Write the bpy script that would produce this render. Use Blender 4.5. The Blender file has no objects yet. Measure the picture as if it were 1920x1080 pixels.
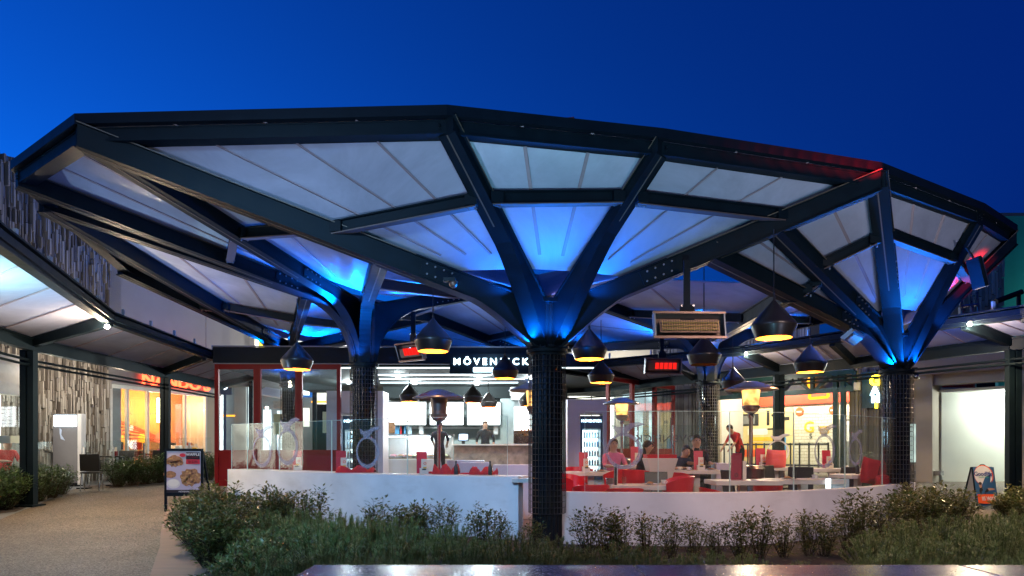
import bpy, math, random
from mathutils import Vector, Matrix
from math import radians as R, sin, cos, pi, sqrt, atan2
random.seed(7)
SC = bpy.context.scene
COL = SC.collection

# ------------------------------------------------------------------ camera, sky, light
EYE, FPX, HOR = 1.42, 1280.0, 842.0
cd = bpy.data.cameras.new('camera'); cam = bpy.data.objects.new('camera', cd); COL.objects.link(cam)
cam.location = (0, 0, EYE); cam.rotation_euler = (R(90), 0, 0)
cd.sensor_width = 36; cd.lens = 36*FPX/1920; cd.shift_y = (HOR-540)/1920
cd.clip_start = .05; cd.clip_end = 3000
SC.camera = cam
SC.cycles.use_denoising = True
SC.cycles.max_bounces = 8; SC.cycles.transparent_max_bounces = 24
SC.cycles.diffuse_bounces = 3; SC.cycles.glossy_bounces = 4
SC.cycles.caustics_reflective = False; SC.cycles.caustics_refractive = False
SC.cycles.sample_clamp_indirect = 4
SC.view_settings.view_transform = 'Standard'; SC.view_settings.look = 'None'
SC.view_settings.exposure = 1.0; SC.view_settings.gamma = 1

SUN_EL, SUN_ROT = -4.0, -62.0        # dusk: the sun has gone down beyond the left of the frame
W = bpy.data.worlds.new('World'); SC.world = W; W.use_nodes = True
nt = W.node_tree; nt.nodes.clear()
wo = nt.nodes.new('ShaderNodeOutputWorld'); bg = nt.nodes.new('ShaderNodeBackground')
sky = nt.nodes.new('ShaderNodeTexSky'); sky.sky_type = 'NISHITA'; sky.sun_disc = False
sky.sun_elevation = R(SUN_EL); sky.sun_rotation = R(SUN_ROT)
sky.ozone_density = 6; sky.dust_density = 0.2; sky.air_density = 1.0
tint = nt.nodes.new('ShaderNodeMix'); tint.data_type = 'RGBA'; tint.blend_type = 'MULTIPLY'
tint.inputs[0].default_value = 1
nt.links.new(sky.outputs[0], tint.inputs[6]); tint.inputs[7].default_value = (.03, 1.14, 1.0, 1)
nt.links.new(tint.outputs[2], bg.inputs[0]); bg.inputs[1].default_value = 5.5
nt.links.new(bg.outputs[0], wo.inputs[0])
SKYBG = bg
sl = bpy.data.lights.new('sun', 'SUN'); so = bpy.data.objects.new('sun', sl); COL.objects.link(so)
sl.energy = .02; sl.angle = R(40); sl.color = (.55, .7, 1); so.rotation_euler = (R(70), 0, R(-60))

# ------------------------------------------------------------------ helpers
def at(px, py, d): return Vector(((px-960)/FPX*d, d, EYE+(HOR-py)/FPX*d))
def gz(y):
    t = min(max(y-9.0, 0), 15.0)
    return .045*max(t-1, 0) if t > 2 else .045*t*t/4
def ax(px, d): return (px-960)/FPX*d
def lin(c): return tuple((v/255/12.92 if v/255 <= .04045 else ((v/255+.055)/1.055)**2.4) for v in c)+(1,)

class MatDict(dict):
    def __missing__(s, k): m = bpy.data.materials.new(k); s[k] = m; return m
M = MatDict()
def mat(name, col, rough=.5, metal=0, emit=None, es=0, noise=0, nscale=8, bump=0, bscale=None, coat=0, spec=.5, stretch=None, trans=0):
    m = M[name]; m.use_nodes = True
    n = m.node_tree.nodes; l = m.node_tree.links; b = n['Principled BSDF']
    c = tuple(col)+(1,) if len(col) == 3 else col
    b.inputs['Base Color'].default_value = c; b.inputs['Roughness'].default_value = rough
    b.inputs['Metallic'].default_value = metal; b.inputs['Specular IOR Level'].default_value = spec
    if coat: b.inputs['Coat Weight'].default_value = coat
    if emit: b.inputs['Emission Color'].default_value = tuple(emit)+(1,); b.inputs['Emission Strength'].default_value = es
    if noise or bump:
        tc = n.new('ShaderNodeTexCoord'); mp = n.new('ShaderNodeMapping'); l.new(tc.outputs['Object'], mp.inputs[0])
        if stretch: mp.inputs['Scale'].default_value = stretch
        tx = n.new('ShaderNodeTexNoise'); tx.inputs['Scale'].default_value = nscale; tx.inputs['Detail'].default_value = 6
        l.new(mp.outputs[0], tx.inputs[0])
        if noise:
            rp = n.new('ShaderNodeMapRange'); rp.inputs[1].default_value = .25; rp.inputs[2].default_value = .75
            rp.inputs[3].default_value = 1-noise; rp.inputs[4].default_value = 1+noise; l.new(tx.outputs[0], rp.inputs[0])
            mx = n.new('ShaderNodeMix'); mx.data_type = 'RGBA'; mx.blend_type = 'MULTIPLY'; mx.inputs[0].default_value = 1
            mx.inputs[6].default_value = c; l.new(rp.outputs[0], mx.inputs[7]); l.new(mx.outputs[2], b.inputs['Base Color'])
            r2 = n.new('ShaderNodeMapRange'); r2.inputs[3].default_value = max(rough-.12, .03); r2.inputs[4].default_value = min(rough+.12, 1)
            l.new(tx.outputs[0], r2.inputs[0]); l.new(r2.outputs[0], b.inputs['Roughness'])
        if bump:
            t2 = n.new('ShaderNodeTexNoise'); t2.inputs['Scale'].default_value = bscale or nscale*6; t2.inputs['Detail'].default_value = 4
            l.new(mp.outputs[0], t2.inputs[0])
            bp = n.new('ShaderNodeBump'); bp.inputs['Strength'].default_value = bump; bp.inputs['Distance'].default_value = .01
            l.new(t2.outputs[0], bp.inputs['Height']); l.new(bp.outputs[0], b.inputs['Normal'])
    return m
def glass(name, tintc=(.93, .97, .96), refl=.07, haze=0):
    m = M[name]; m.use_nodes = True
    n = m.node_tree.nodes; l = m.node_tree.links; n.clear()
    o = n.new('ShaderNodeOutputMaterial'); t = n.new('ShaderNodeBsdfTransparent'); g = n.new('ShaderNodeBsdfGlossy')
    t.inputs[0].default_value = tintc+(1,); g.inputs['Roughness'].default_value = .01
    fr = n.new('ShaderNodeLayerWeight'); fr.inputs[0].default_value = .5
    pw = n.new('ShaderNodeMath'); pw.operation = 'POWER'; pw.inputs[1].default_value = 4; l.new(fr.outputs['Facing'], pw.inputs[0])
    mu = n.new('ShaderNodeMath'); mu.operation = 'MULTIPLY_ADD'; mu.inputs[1].default_value = .5; mu.inputs[2].default_value = refl-.03; mu.use_clamp = True
    l.new(pw.outputs[0], mu.inputs[0])
    mx = n.new('ShaderNodeMixShader'); l.new(mu.outputs[0], mx.inputs[0]); l.new(t.outputs[0], mx.inputs[1]); l.new(g.outputs[0], mx.inputs[2])
    out = mx
    if haze:
        df = n.new('ShaderNodeBsdfTranslucent'); df.inputs[0].default_value = (.8, .82, .85, 1)
        m2 = n.new('ShaderNodeMixShader'); m2.inputs[0].default_value = haze
        l.new(mx.outputs[0], m2.inputs[1]); l.new(df.outputs[0], m2.inputs[2]); out = m2
    l.new(out.outputs[0], o.inputs[0]); return m
def emis(name, col, s, noise=0, nscale=3):
    m = M[name]; m.use_nodes = True
    n = m.node_tree.nodes; l = m.node_tree.links; n.clear()
    o = n.new('ShaderNodeOutputMaterial'); e = n.new('ShaderNodeEmission')
    e.inputs[0].default_value = tuple(col)+(1,); e.inputs[1].default_value = s
    if noise:
        tc = n.new('ShaderNodeTexCoord'); t = n.new('ShaderNodeTexNoise'); t.inputs['Scale'].default_value = nscale
        l.new(tc.outputs['Object'], t.inputs[0]); r = n.new('ShaderNodeMapRange'); r.inputs[1].default_value = .35; r.inputs[2].default_value = .65
        r.inputs[3].default_value = s*(1-noise); r.inputs[4].default_value = s*(1+noise); l.new(t.outputs[0], r.inputs[0]); l.new(r.outputs[0], e.inputs[1])
    l.new(e.outputs[0], o.inputs[0]); return m

class MB:
    def __init__(s): s.v = []; s.f = []; s.m = []
    def add(s, vs, fs, mi=0):
        o = len(s.v); s.v += [tuple(v) for v in vs]; s.f += [tuple(i+o for i in f) for f in fs]; s.m += [mi]*len(fs); return s
    def box(s, c, sz, rz=0, mi=0, mtx=None):
        x, y, z = sz[0]/2, sz[1]/2, sz[2]/2; c = Vector(c)
        m = mtx if mtx else Matrix.Rotation(rz, 3, 'Z')
        vs = [c+m@Vector(p) for p in ((-x,-y,-z),(x,-y,-z),(x,y,-z),(-x,y,-z),(-x,-y,z),(x,-y,z),(x,y,z),(-x,y,z))]
        return s.add(vs, [(0,3,2,1),(4,5,6,7),(0,1,5,4),(1,2,6,5),(2,3,7,6),(3,0,4,7)], mi)
    def bar(s, a, b, w, h, mi=0, up=None):
        a = Vector(a); b = Vector(b); d = (b-a); L = d.length; d.normalize()
        u = Vector(up) if up else Vector((0, 0, 1))
        sd = d.cross(u)
        if sd.length < 1e-4: sd = d.cross(Vector((0, 1, 0)))
        sd.normalize(); u = sd.cross(d).normalized()
        m = Matrix((sd, d, u)).transposed()
        return s.box((a+b)/2, (w, L, h), 0, mi, m)
    def tube(s, a, b, r, n=10, r2=None, mi=0, cap=True):
        a = Vector(a); b = Vector(b); d = (b-a).normalized(); u = Vector((0,0,1)) if abs(d.z) < .95 else Vector((1,0,0))
        e1 = d.cross(u).normalized(); e2 = d.cross(e1); r2 = r if r2 is None else r2
        vs = []
        for p, q in ((a, r), (b, r2)):
            for i in range(n): t = 2*pi*i/n; vs.append(p+e1*cos(t)*q+e2*sin(t)*q)
        fs = [(i, (i+1)%n, n+(i+1)%n, n+i) for i in range(n)]
        if cap: fs += [tuple(range(n))[::-1], tuple(range(n, 2*n))]
        return s.add(vs, fs, mi)
    def path(s, pts, r, n=8, mi=0):
        for a, b in zip(pts, pts[1:]): s.tube(a, b, r, n, mi=mi)
        return s
    def lathe(s, prof, c=(0,0,0), n=24, mi=0, mtx=None):
        c = Vector(c); vs = []
        for r, z in prof:
            for i in range(n):
                t = 2*pi*i/n; p = Vector((r*cos(t), r*sin(t), z)); vs.append(c+(mtx@p if mtx else p))
        fs = [(k*n+i, k*n+(i+1)%n, (k+1)*n+(i+1)%n, (k+1)*n+i) for k in range(len(prof)-1) for i in range(n)]
        return s.add(vs, fs, mi)
    def prism(s, poly, z0, z1, mi=0):
        n = len(poly); vs = [(p[0], p[1], z0) for p in poly]+[(p[0], p[1], z1) for p in poly]
        return s.add(vs, [tuple(range(n))[::-1], tuple(range(n, 2*n))]+[(i, (i+1)%n, n+(i+1)%n, n+i) for i in range(n)], mi)
    def plate(s, pts, th, mi=0):
        pts = [Vector(p) for p in pts]; nn = (pts[1]-pts[0]).cross(pts[2]-pts[0]).normalized()*th; n = len(pts)
        return s.add(pts+[p+nn for p in pts], [tuple(range(n))[::-1], tuple(range(n, 2*n))]+[(i, (i+1)%n, n+(i+1)%n, n+i) for i in range(n)], mi)
    def ball(s, c, r, sc=(1,1,1), n=14, mi=0, mtx=None):
        c = Vector(c); vs = []; k = n//2
        for j in range(k+1):
            a = pi*j/k
            for i in range(n):
                t = 2*pi*i/n; p = Vector((sin(a)*cos(t)*sc[0], sin(a)*sin(t)*sc[1], cos(a)*sc[2]))*r
                vs.append(c+(mtx@p if mtx else p))
        fs = [(j*n+i, (j+1)*n+i, (j+1)*n+(i+1)%n, j*n+(i+1)%n) for j in range(k) for i in range(n)]
        return s.add(vs, fs, mi)
    def mesh(s, name, mats, smooth=False, bevel=0):
        me = bpy.data.meshes.new(name); me.from_pydata(s.v, [], s.f)
        for m in (mats if isinstance(mats, (list, tuple)) else [mats]): me.materials.append(M[m] if isinstance(m, str) else m)
        me.polygons.foreach_set('material_index', s.m)
        if smooth: me.polygons.foreach_set('use_smooth', [True]*len(me.polygons))
        me.update(); return me
    def build(s, name, mats, parent=None, smooth=False, bevel=0, label=None):
        o = bpy.data.objects.new(name, s.mesh(name, mats, smooth)); COL.objects.link(o)
        if smooth:
            try:
                md = o.modifiers.new('es', 'EDGE_SPLIT'); md.split_angle = R(42)
            except Exception: pass
        if bevel:
            b = o.modifiers.new('bev', 'BEVEL'); b.width = bevel; b.segments = 2; b.limit_method = 'ANGLE'
        if parent is not None: adopt(o, parent)
        if label: o['label'] = label
        return o
def lm(o):
    m = o.matrix_basis.copy()
    if o.parent: m = lm(o.parent) @ o.matrix_parent_inverse @ m
    return m
def adopt(o, parent): o.parent = parent; o.matrix_parent_inverse = lm(parent).inverted()
def tag(o, label, cat, group=None):
    o['label'] = label; o['category'] = cat
    if group: o['group'] = group
    return o
def kind(o, k): o['kind'] = k; return o
def thing(name, label, cat, loc=(0,0,0), rz=0, group=None):
    o = bpy.data.objects.new(name, None); COL.objects.link(o); o.location = loc; o.rotation_euler = (0,0,rz); o.empty_display_size = .1
    return tag(o, label, cat, group)
def dup(o, loc=None, rz=None, label=None, scale=None, parent=None):
    c = o.copy(); COL.objects.link(c)
    if parent is not None: c.parent = parent; c.matrix_parent_inverse = o.matrix_parent_inverse.copy()
    if loc is not None: c.location = loc
    if rz is not None: c.rotation_euler = (0, 0, rz)
    if scale is not None: c.scale = (scale,)*3 if not isinstance(scale, (tuple, list)) else scale
    if label: c['label'] = label
    for ch in list(o.children): dup(ch, parent=c)
    return c
def text(body, size, name, m, parent, origin, xdir=(1,0,0), updir=(0,0,1), ext=.01, align='CENTER', mirror=False, shear=0, bold=0, width=1.0):
    cu = bpy.data.curves.new(name, 'FONT'); cu.body = body; cu.size = size; cu.extrude = ext; cu.align_x = align; cu.align_y = 'CENTER'
    cu.shear = shear; cu.offset = bold; cu.resolution_u = 3
    t = bpy.data.objects.new('tmp', cu); COL.objects.link(t)
    dg = bpy.context.evaluated_depsgraph_get(); me = bpy.data.meshes.new_from_object(t.evaluated_get(dg))
    bpy.data.objects.remove(t); me.name = name; me.materials.clear(); me.materials.append(M[m])
    x = Vector(xdir).normalized(); u = Vector(updir).normalized(); nn = x.cross(u)
    if mirror: x = -x
    mx = Matrix((x*width, u, nn)).transposed().to_4x4(); mx.translation = Vector(origin); me.transform(mx)
    o = bpy.data.objects.new(name, me); COL.objects.link(o)
    if parent is not None: adopt(o, parent)
    return o
LIGHTS = []
def plight(name, loc, e, col, r=.05, spot=None, aim=None, blend=.5, area=None):
    t = 'AREA' if area else ('SPOT' if spot else 'POINT')
    d = bpy.data.lights.new(name, t); d.energy = e; d.color = col
    if area: d.shape = 'RECTANGLE'; d.size, d.size_y = area
    else: d.shadow_soft_size = r
    if spot: d.spot_size = R(spot); d.spot_blend = blend
    o = bpy.data.objects.new(name, d); COL.objects.link(o); o.location = loc
    if aim is not None: o.rotation_euler = (Vector(aim)-Vector(loc)).to_track_quat('-Z', 'Y').to_euler()
    LIGHTS.append(o); return o

# ------------------------------------------------------------------ materials
mat('steel', (.003, .008, .012), .55, .0, noise=.25, nscale=5, bump=.15, bscale=60, spec=.14)
mat('steel_dark', (.004, .008, .013), .5, spec=.12, noise=.2, nscale=4, bump=.1)
mat('column_black', (.03, .034, .04), .12, .6, coat=.8, noise=.15, nscale=3)
mat('cage_wire', (.09, .085, .08), .35, .8)
mat('batten', (.26, .20, .21), .6); mat('edge_glint', (.10, .075, .05), .5); mat('bolt_steel', (.22, .22, .23), .4, .6); mat('flange_brown', (.085, .052, .045), .6, noise=.2)
mat('white_render', (.66, .66, .67), .85, noise=.14, nscale=1.6, bump=.35, bscale=110)
def stains():
    n = M['white_render'].node_tree.nodes; l = M['white_render'].node_tree.links; b = n['Principled BSDF']; src = b.inputs['Base Color'].links[0].from_socket
    tc = n.new('ShaderNodeTexCoord'); mp = n.new('ShaderNodeMapping'); mp.inputs['Scale'].default_value = (1.2, 1.2, 3.2); l.new(tc.outputs['Object'], mp.inputs[0])
    z = n.new('ShaderNodeTexNoise'); z.inputs['Scale'].default_value = 1.1; z.inputs['Detail'].default_value = 9; z.inputs['Roughness'].default_value = .65; l.new(mp.outputs[0], z.inputs[0])
    r = n.new('ShaderNodeMapRange'); r.inputs[1].default_value = .53; r.inputs[2].default_value = .72; r.inputs[3].default_value = 0; r.inputs[4].default_value = .32; l.new(z.outputs[0], r.inputs[0])
    x = n.new('ShaderNodeMix'); x.data_type = 'RGBA'; l.new(r.outputs[0], x.inputs[0]); l.new(src, x.inputs[6]); x.inputs[7].default_value = (.36, .32, .28, 1); l.new(x.outputs[2], b.inputs['Base Color'])
stains()
mat('white_paint', (.66, .65, .66), .45, noise=.04, nscale=4)
mat('lavender_paint', (.46, .42, .50), .5, noise=.04)
mat('red_paint', (.17, .004, .006), .45, spec=.2, noise=.1, nscale=4, bump=.05)
mat('red_plastic', (.55, .012, .025), .35, noise=.06, nscale=6)
mat('red_fabric', (.45, .012, .02), .85, noise=.15, nscale=14, bump=.3, bscale=120)
mat('black_plastic', (.012, .012, .013), .4)
mat('black_cloth', (.014, .014, .018), .9, noise=.2, nscale=12, bump=.3)
mat('navy_cloth', (.016, .022, .045), .9, noise=.2, nscale=12, bump=.3)
mat('pink_cloth', (.55, .14, .24), .9, noise=.15, nscale=12, bump=.3)
mat('red_cloth', (.5, .03, .03), .9, noise=.15, nscale=12, bump=.3)
mat('skin', (.42, .24, .17), .55, noise=.06)
mat('hair', (.014, .010, .008), .6, noise=.3, nscale=40, bump=.4)
mat('hair_brown', (.06, .032, .018), .6, noise=.3, nscale=40, bump=.4)
mat('chrome', (.55, .55, .56), .18, 1, noise=.08, nscale=9)
mat('stainless', (.42, .40, .40), .3, 1, noise=.12, nscale=6)
mat('table_white', (.62, .56, .52), .4, noise=.06, nscale=5)
mat('paper', (.72, .66, .58), .8)
mat('timber', (.34, .22, .12), .5, noise=.3, nscale=3, stretch=(1, 12, 12))
mat('concrete', (.24, .23, .22), .85, noise=.2, nscale=2, bump=.4, bscale=60)
mat('soil', (.035, .024, .017), .95, noise=.5, nscale=14, bump=1, bscale=30)
mat('beige_wall', (.32, .27, .20), .85, noise=.12, nscale=.8, bump=.3, bscale=40)
mat('grey_trim', (.16, .16, .16), .5, noise=.1)
mat('pale_trim', (.42, .41, .38), .6, noise=.1)
mat('green_steel', (.012, .055, .035), .4, noise=.2)
mat('pendant_black', (.018, .014, .013), .38, .3, noise=.15, nscale=6, coat=.2)
mat('pendant_gold', (.85, .36, .07), .5, .3)
mat('copper', (.17, .105, .08), .38, .7, noise=.1)
mat('orange_paint', (.75, .10, .02), .5)
mat('teal_wall', (.05, .32, .28), .7, noise=.12, nscale=1.5)
mat('rock', (.20, .15, .12), .85, noise=.35, nscale=6, bump=.9, bscale=14)
mat('yellow_paint', (.72, .42, .03), .5)
glass('glass', (.95, .98, .97), .065, .012)
glass('window', (.90, .95, .95), .09, .01)
def decalmat():
    m = M['decal']; m.use_nodes = True; n = m.node_tree.nodes; l = m.node_tree.links; n.clear()
    o = n.new('ShaderNodeOutputMaterial'); t = n.new('ShaderNodeBsdfTransparent'); d = n.new('ShaderNodeBsdfDiffuse'); d.inputs[0].default_value = (.40, .40, .50, 1); x = n.new('ShaderNodeMixShader'); x.inputs[0].default_value = .42
    l.new(t.outputs[0], x.inputs[1]); l.new(d.outputs[0], x.inputs[2]); l.new(x.outputs[0], o.inputs[0])
decalmat()
emis('lamp_warm', (1, .50, .14), 6)
emis('lamp_star', (1, .72, .36), 150)
emis('flame', (1, .42, .08), 14)
emis('heater_glow', (1, .02, .015), .55)
emis('led_white', (.85, .95, 1), 7)
emis('screen_white', (.92, .97, 1), 4.2, .12, 3)
emis('strip_cool', (.75, .93, 1), 2.6)
emis('sign_white', (.62, .88, 1), 5)
emis('sign_red', (1, .06, .02), 5)
emis('sign_yellow', (1, .62, .02), 7)
emis('led_blue', (.02, .25, 1), 12)

def poly_roof_mat():
    m = bpy.data.materials.new('polycarbonate'); m.use_nodes = True; M['polycarbonate'] = m
    n = m.node_tree.nodes; l = m.node_tree.links; n.clear()
    o = n.new('ShaderNodeOutputMaterial'); d = n.new('ShaderNodeBsdfDiffuse'); t = n.new('ShaderNodeBsdfTranslucent'); g = n.new('ShaderNodeBsdfGlossy')
    tc = n.new('ShaderNodeTexCoord'); nz = n.new('ShaderNodeTexNoise'); nz.inputs['Scale'].default_value = .7; nz.inputs['Detail'].default_value = 5
    l.new(tc.outputs['Object'], nz.inputs[0]); rp = n.new('ShaderNodeValToRGB')
    nz.inputs['Roughness'].default_value = .72; nz.inputs['Distortion'].default_value = .6; rp.color_ramp.elements[0].position = .3; rp.color_ramp.elements[0].color = (.33, .335, .40, 1)
    rp.color_ramp.elements[1].position = .7; rp.color_ramp.elements[1].color = (.50, .51, .60, 1)
    l.new(nz.outputs[0], rp.inputs[0]); l.new(rp.outputs[0], d.inputs[0]); l.new(rp.outputs[0], t.inputs[0])
    g.inputs['Roughness'].default_value = .28
    wv = n.new('ShaderNodeTexWave'); wv.inputs['Scale'].default_value = 22; wv.inputs['Distortion'].default_value = .2
    l.new(tc.outputs['Object'], wv.inputs[0]); bp = n.new('ShaderNodeBump'); bp.inputs['Strength'].default_value = .3; bp.inputs['Distance'].default_value = .004
    l.new(wv.outputs['Fac'], bp.inputs['Height'])
    for q in (d, g): l.new(bp.outputs[0], q.inputs['Normal'])
    m1 = n.new('ShaderNodeMixShader'); m1.inputs[0].default_value = .30; l.new(d.outputs[0], m1.inputs[1]); l.new(t.outputs[0], m1.inputs[2])
    m2 = n.new('ShaderNodeMixShader'); m2.inputs[0].default_value = .07; l.new(m1.outputs[0], m2.inputs[1]); l.new(g.outputs[0], m2.inputs[2])
    l.new(m2.outputs[0], o.inputs[0])
poly_roof_mat()

def ground_mats():
    m = mat('aggregate', (.25, .20, .15), .75); n = m.node_tree.nodes; l = m.node_tree.links; b = n['Principled BSDF']
    tc = n.new('ShaderNodeTexCoord'); vo = n.new('ShaderNodeTexVoronoi'); vo.inputs['Scale'].default_value = 70; l.new(tc.outputs['Object'], vo.inputs[0])
    nz = n.new('ShaderNodeTexNoise'); nz.inputs['Scale'].default_value = .8; nz.inputs['Detail'].default_value = 6; l.new(tc.outputs['Object'], nz.inputs[0])
    cr = n.new('ShaderNodeValToRGB'); e = cr.color_ramp.elements
    e[0].position = 0; e[0].color = (.03, .024, .018, 1); e[1].position = 1; e[1].color = (.26, .21, .155, 1)
    x = cr.color_ramp.elements.new(.5); x.color = (.095, .077, .056, 1)
    sp = n.new('ShaderNodeSeparateColor'); l.new(vo.outputs['Color'], sp.inputs[0]); l.new(sp.outputs[0], cr.inputs[0])
    r = n.new('ShaderNodeMapRange'); r.inputs[1].default_value = .3; r.inputs[2].default_value = .7; r.inputs[3].default_value = .75; r.inputs[4].default_value = 1.2; l.new(nz.outputs[0], r.inputs[0])
    mx = n.new('ShaderNodeMix'); mx.data_type = 'RGBA'; mx.blend_type = 'MULTIPLY'; mx.inputs[0].default_value = 1
    l.new(cr.outputs[0], mx.inputs[6]); l.new(r.outputs[0], mx.inputs[7]); l.new(mx.outputs[2], b.inputs['Base Color'])
    bp = n.new('ShaderNodeBump'); bp.inputs['Strength'].default_value = .5; bp.inputs['Distance'].default_value = .006
    l.new(vo.outputs['Distance'], bp.inputs['Height']); bp.invert = True; l.new(bp.outputs[0], b.inputs['Normal'])
    mat('band_pink', (.20, .125, .095), .7, noise=.25, nscale=1.6, bump=.25, bscale=30, stretch=(1, 4, 1))
    mat('kerb_grey', (.15, .16, .17), .7, noise=.25, nscale=2, bump=.3)
    mat('cafe_tiles', (.17, .14, .13), .45, noise=.15, nscale=3)
    # wet polished stone with drops standing on it
    s = mat('wet_stone', (.075, .05, .11), .26, spec=.5, coat=.15); n = s.node_tree.nodes; l = s.node_tree.links; b = n['Principled BSDF']
    tc = n.new('ShaderNodeTexCoord'); vo = n.new('ShaderNodeTexVoronoi'); vo.inputs['Scale'].default_value = 55; l.new(tc.outputs['Object'], vo.inputs[0])
    rr = n.new('ShaderNodeMapRange'); rr.inputs[1].default_value = .05; rr.inputs[2].default_value = .32; rr.inputs[3].default_value = 1; rr.inputs[4].default_value = 0; l.new(vo.outputs['Distance'], rr.inputs[0])
    nz = n.new('ShaderNodeTexNoise'); nz.inputs['Scale'].default_value = 9; l.new(tc.outputs['Object'], nz.inputs[0])
    mu = n.new('ShaderNodeMath'); mu.operation = 'MULTIPLY'; l.new(rr.outputs[0], mu.inputs[0]); l.new(nz.outputs[0], mu.inputs[1])
    bp = n.new('ShaderNodeBump'); bp.inputs['Strength'].default_value = .5; bp.inputs['Distance'].default_value = .006; l.new(mu.outputs[0], bp.inputs['Height'])
    l.new(bp.outputs[0], b.inputs['Normal']); l.new(bp.outputs[0], b.inputs['Coat Normal'])
ground_mats()

# ------------------------------------------------------------------ ground
def sheet(name, poly_or_grid, m, dz, k='structure'):
    mb = MB(); vs, fs = poly_or_grid; mb.add([(x, y, gz(y)+dz) for x, y in vs], fs); o = mb.build(name, m); return kind(o, k)
def grid(x0, x1, y0, y1, nx, ny):
    vs = [(x0+(x1-x0)*i/nx, y0+(y1-y0)*j/ny) for j in range(ny+1) for i in range(nx+1)]
    return vs, [(j*(nx+1)+i, j*(nx+1)+i+1, (j+1)*(nx+1)+i+1, (j+1)*(nx+1)+i) for j in range(ny) for i in range(nx)]
def ribbon(a, b):
    n = len(a); return list(a)+list(b), [(i, i+1, n+i+1, n+i) for i in range(n-1)]
def dense(pts, k=6):
    out = []
    P = [pts[0]]+list(pts)+[pts[-1]]
    for i in range(1, len(P)-2):
        p0, p1, p2, p3 = [Vector(q) for q in P[i-1:i+3]]
        for j in range(k):
            t = j/k; out.append(tuple(.5*((2*p1)+(p2-p0)*t+(2*p0-5*p1+4*p2-p3)*t*t+(3*p1-p0-3*p2+p3)*t*t*t)))
    out.append(tuple(pts[-1])); return out
vs, fs = grid(-120, 120, -40, 9, 4, 2); v2, f2 = grid(-120, 120, 9, 24, 4, 60); v3, f3 = grid(-120, 120, 24, 200, 4, 3)
gmb = MB()
for v_, f_ in ((vs, fs), (v2, f2), (v3, f3)): gmb.add([(x, y, gz(y)) for x, y in v_], f_)
kind(gmb.build('ground', 'aggregate'), 'structure')
def gpt(px, py):           # ground point under a pixel
    d = 3.0
    while d < 60:
        if EYE-(py-HOR)/FPX*d <= gz(d): break
        d += .02
    return (ax(px, d), d)
# garden bed (soil) between path and walls
WL = [at(427, 0, 14.1), at(524, 0, 13.1), at(622, 0, 12.1), at(700, 0, 11.45), at(800, 0, 11.0), at(885, 0, 10.7), at(972, 0, 10.35)]
WR = [at(1035, 0, 10.1), at(1110, 0, 9.95), at(1200, 0, 9.88), at(1300, 0, 9.85), at(1400, 0, 9.95), at(1500, 0, 10.3), at(1600, 0, 11.05), at(1680, 0, 12.1), at(1716, 0, 12.8)]
wl = dense([(p.x, p.y) for p in WL], 4); wr = dense([(p.x, p.y) for p in WR], 4)
edge_l = dense([gpt(372, 932), gpt(352, 955), gpt(352, 985), gpt(370, 1010), gpt(392, 1040), (-2.2, 4.4), (-1.9, 2.6)], 5)
band_o = dense([gpt(352, 928), gpt(318, 950), gpt(304, 985), gpt(300, 1015), gpt(296, 1036), (-2.62, 4.4), (-2.4, 2.6)], 5)
bx = [(-5.9, 14.0)]+edge_l
soil = bx+[(6, 2.6), (16, 6), (16, 13.2), (7.6, 12.9)]+[(x, y+.12) for x, y in reversed(wr)]+[(x, y+.12) for x, y in reversed(wl)]
def fill(pts, name, m, dz):
    from mathutils.geometry import tessellate_polygon
    fs = [tuple(f) for f in tessellate_polygon([[Vector((x, y, 0)) for x, y in pts]])]
    # cut along y so that the sheet follows the slope
    import bmesh
    bm = bmesh.new(); vv = [bm.verts.new((x, y, 0)) for x, y in pts]
    for f in fs:
        try: bm.faces.new([vv[i] for i in f])
        except ValueError: pass
    y = 9.0
    while y < 24:
        bmesh.ops.bisect_plane(bm, geom=bm.verts[:]+bm.edges[:]+bm.faces[:], plane_co=(0, y, 0), plane_no=(0, 1, 0)); y += .5
    for v in bm.verts: v.co.z = gz(v.co.y)+dz
    bmesh.ops.recalc_face_normals(bm, faces=bm.faces[:])
    me = bpy.data.meshes.new(name); bm.to_mesh(me); bm.free(); me.materials.append(M[m])
    o = bpy.data.objects.new(name, me); COL.objects.link(o); return kind(o, 'structure')
fill(soil, 'garden_soil', 'soil', .012)
fill(band_o+list(reversed(edge_l)), 'path_border', 'band_pink', .006)
kl_a = dense([gpt(-60, 1010), gpt(0, 975), gpt(75, 945), gpt(150, 915), gpt(250, 905), gpt(400, 897)], 5)
kl_b = dense([gpt(-60, 985), gpt(0, 955), gpt(70, 930), gpt(140, 906), gpt(250, 898), gpt(400, 892)], 5)
fill(kl_a+list(reversed(kl_b)), 'path_edging', 'kerb_grey', .006)

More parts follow.
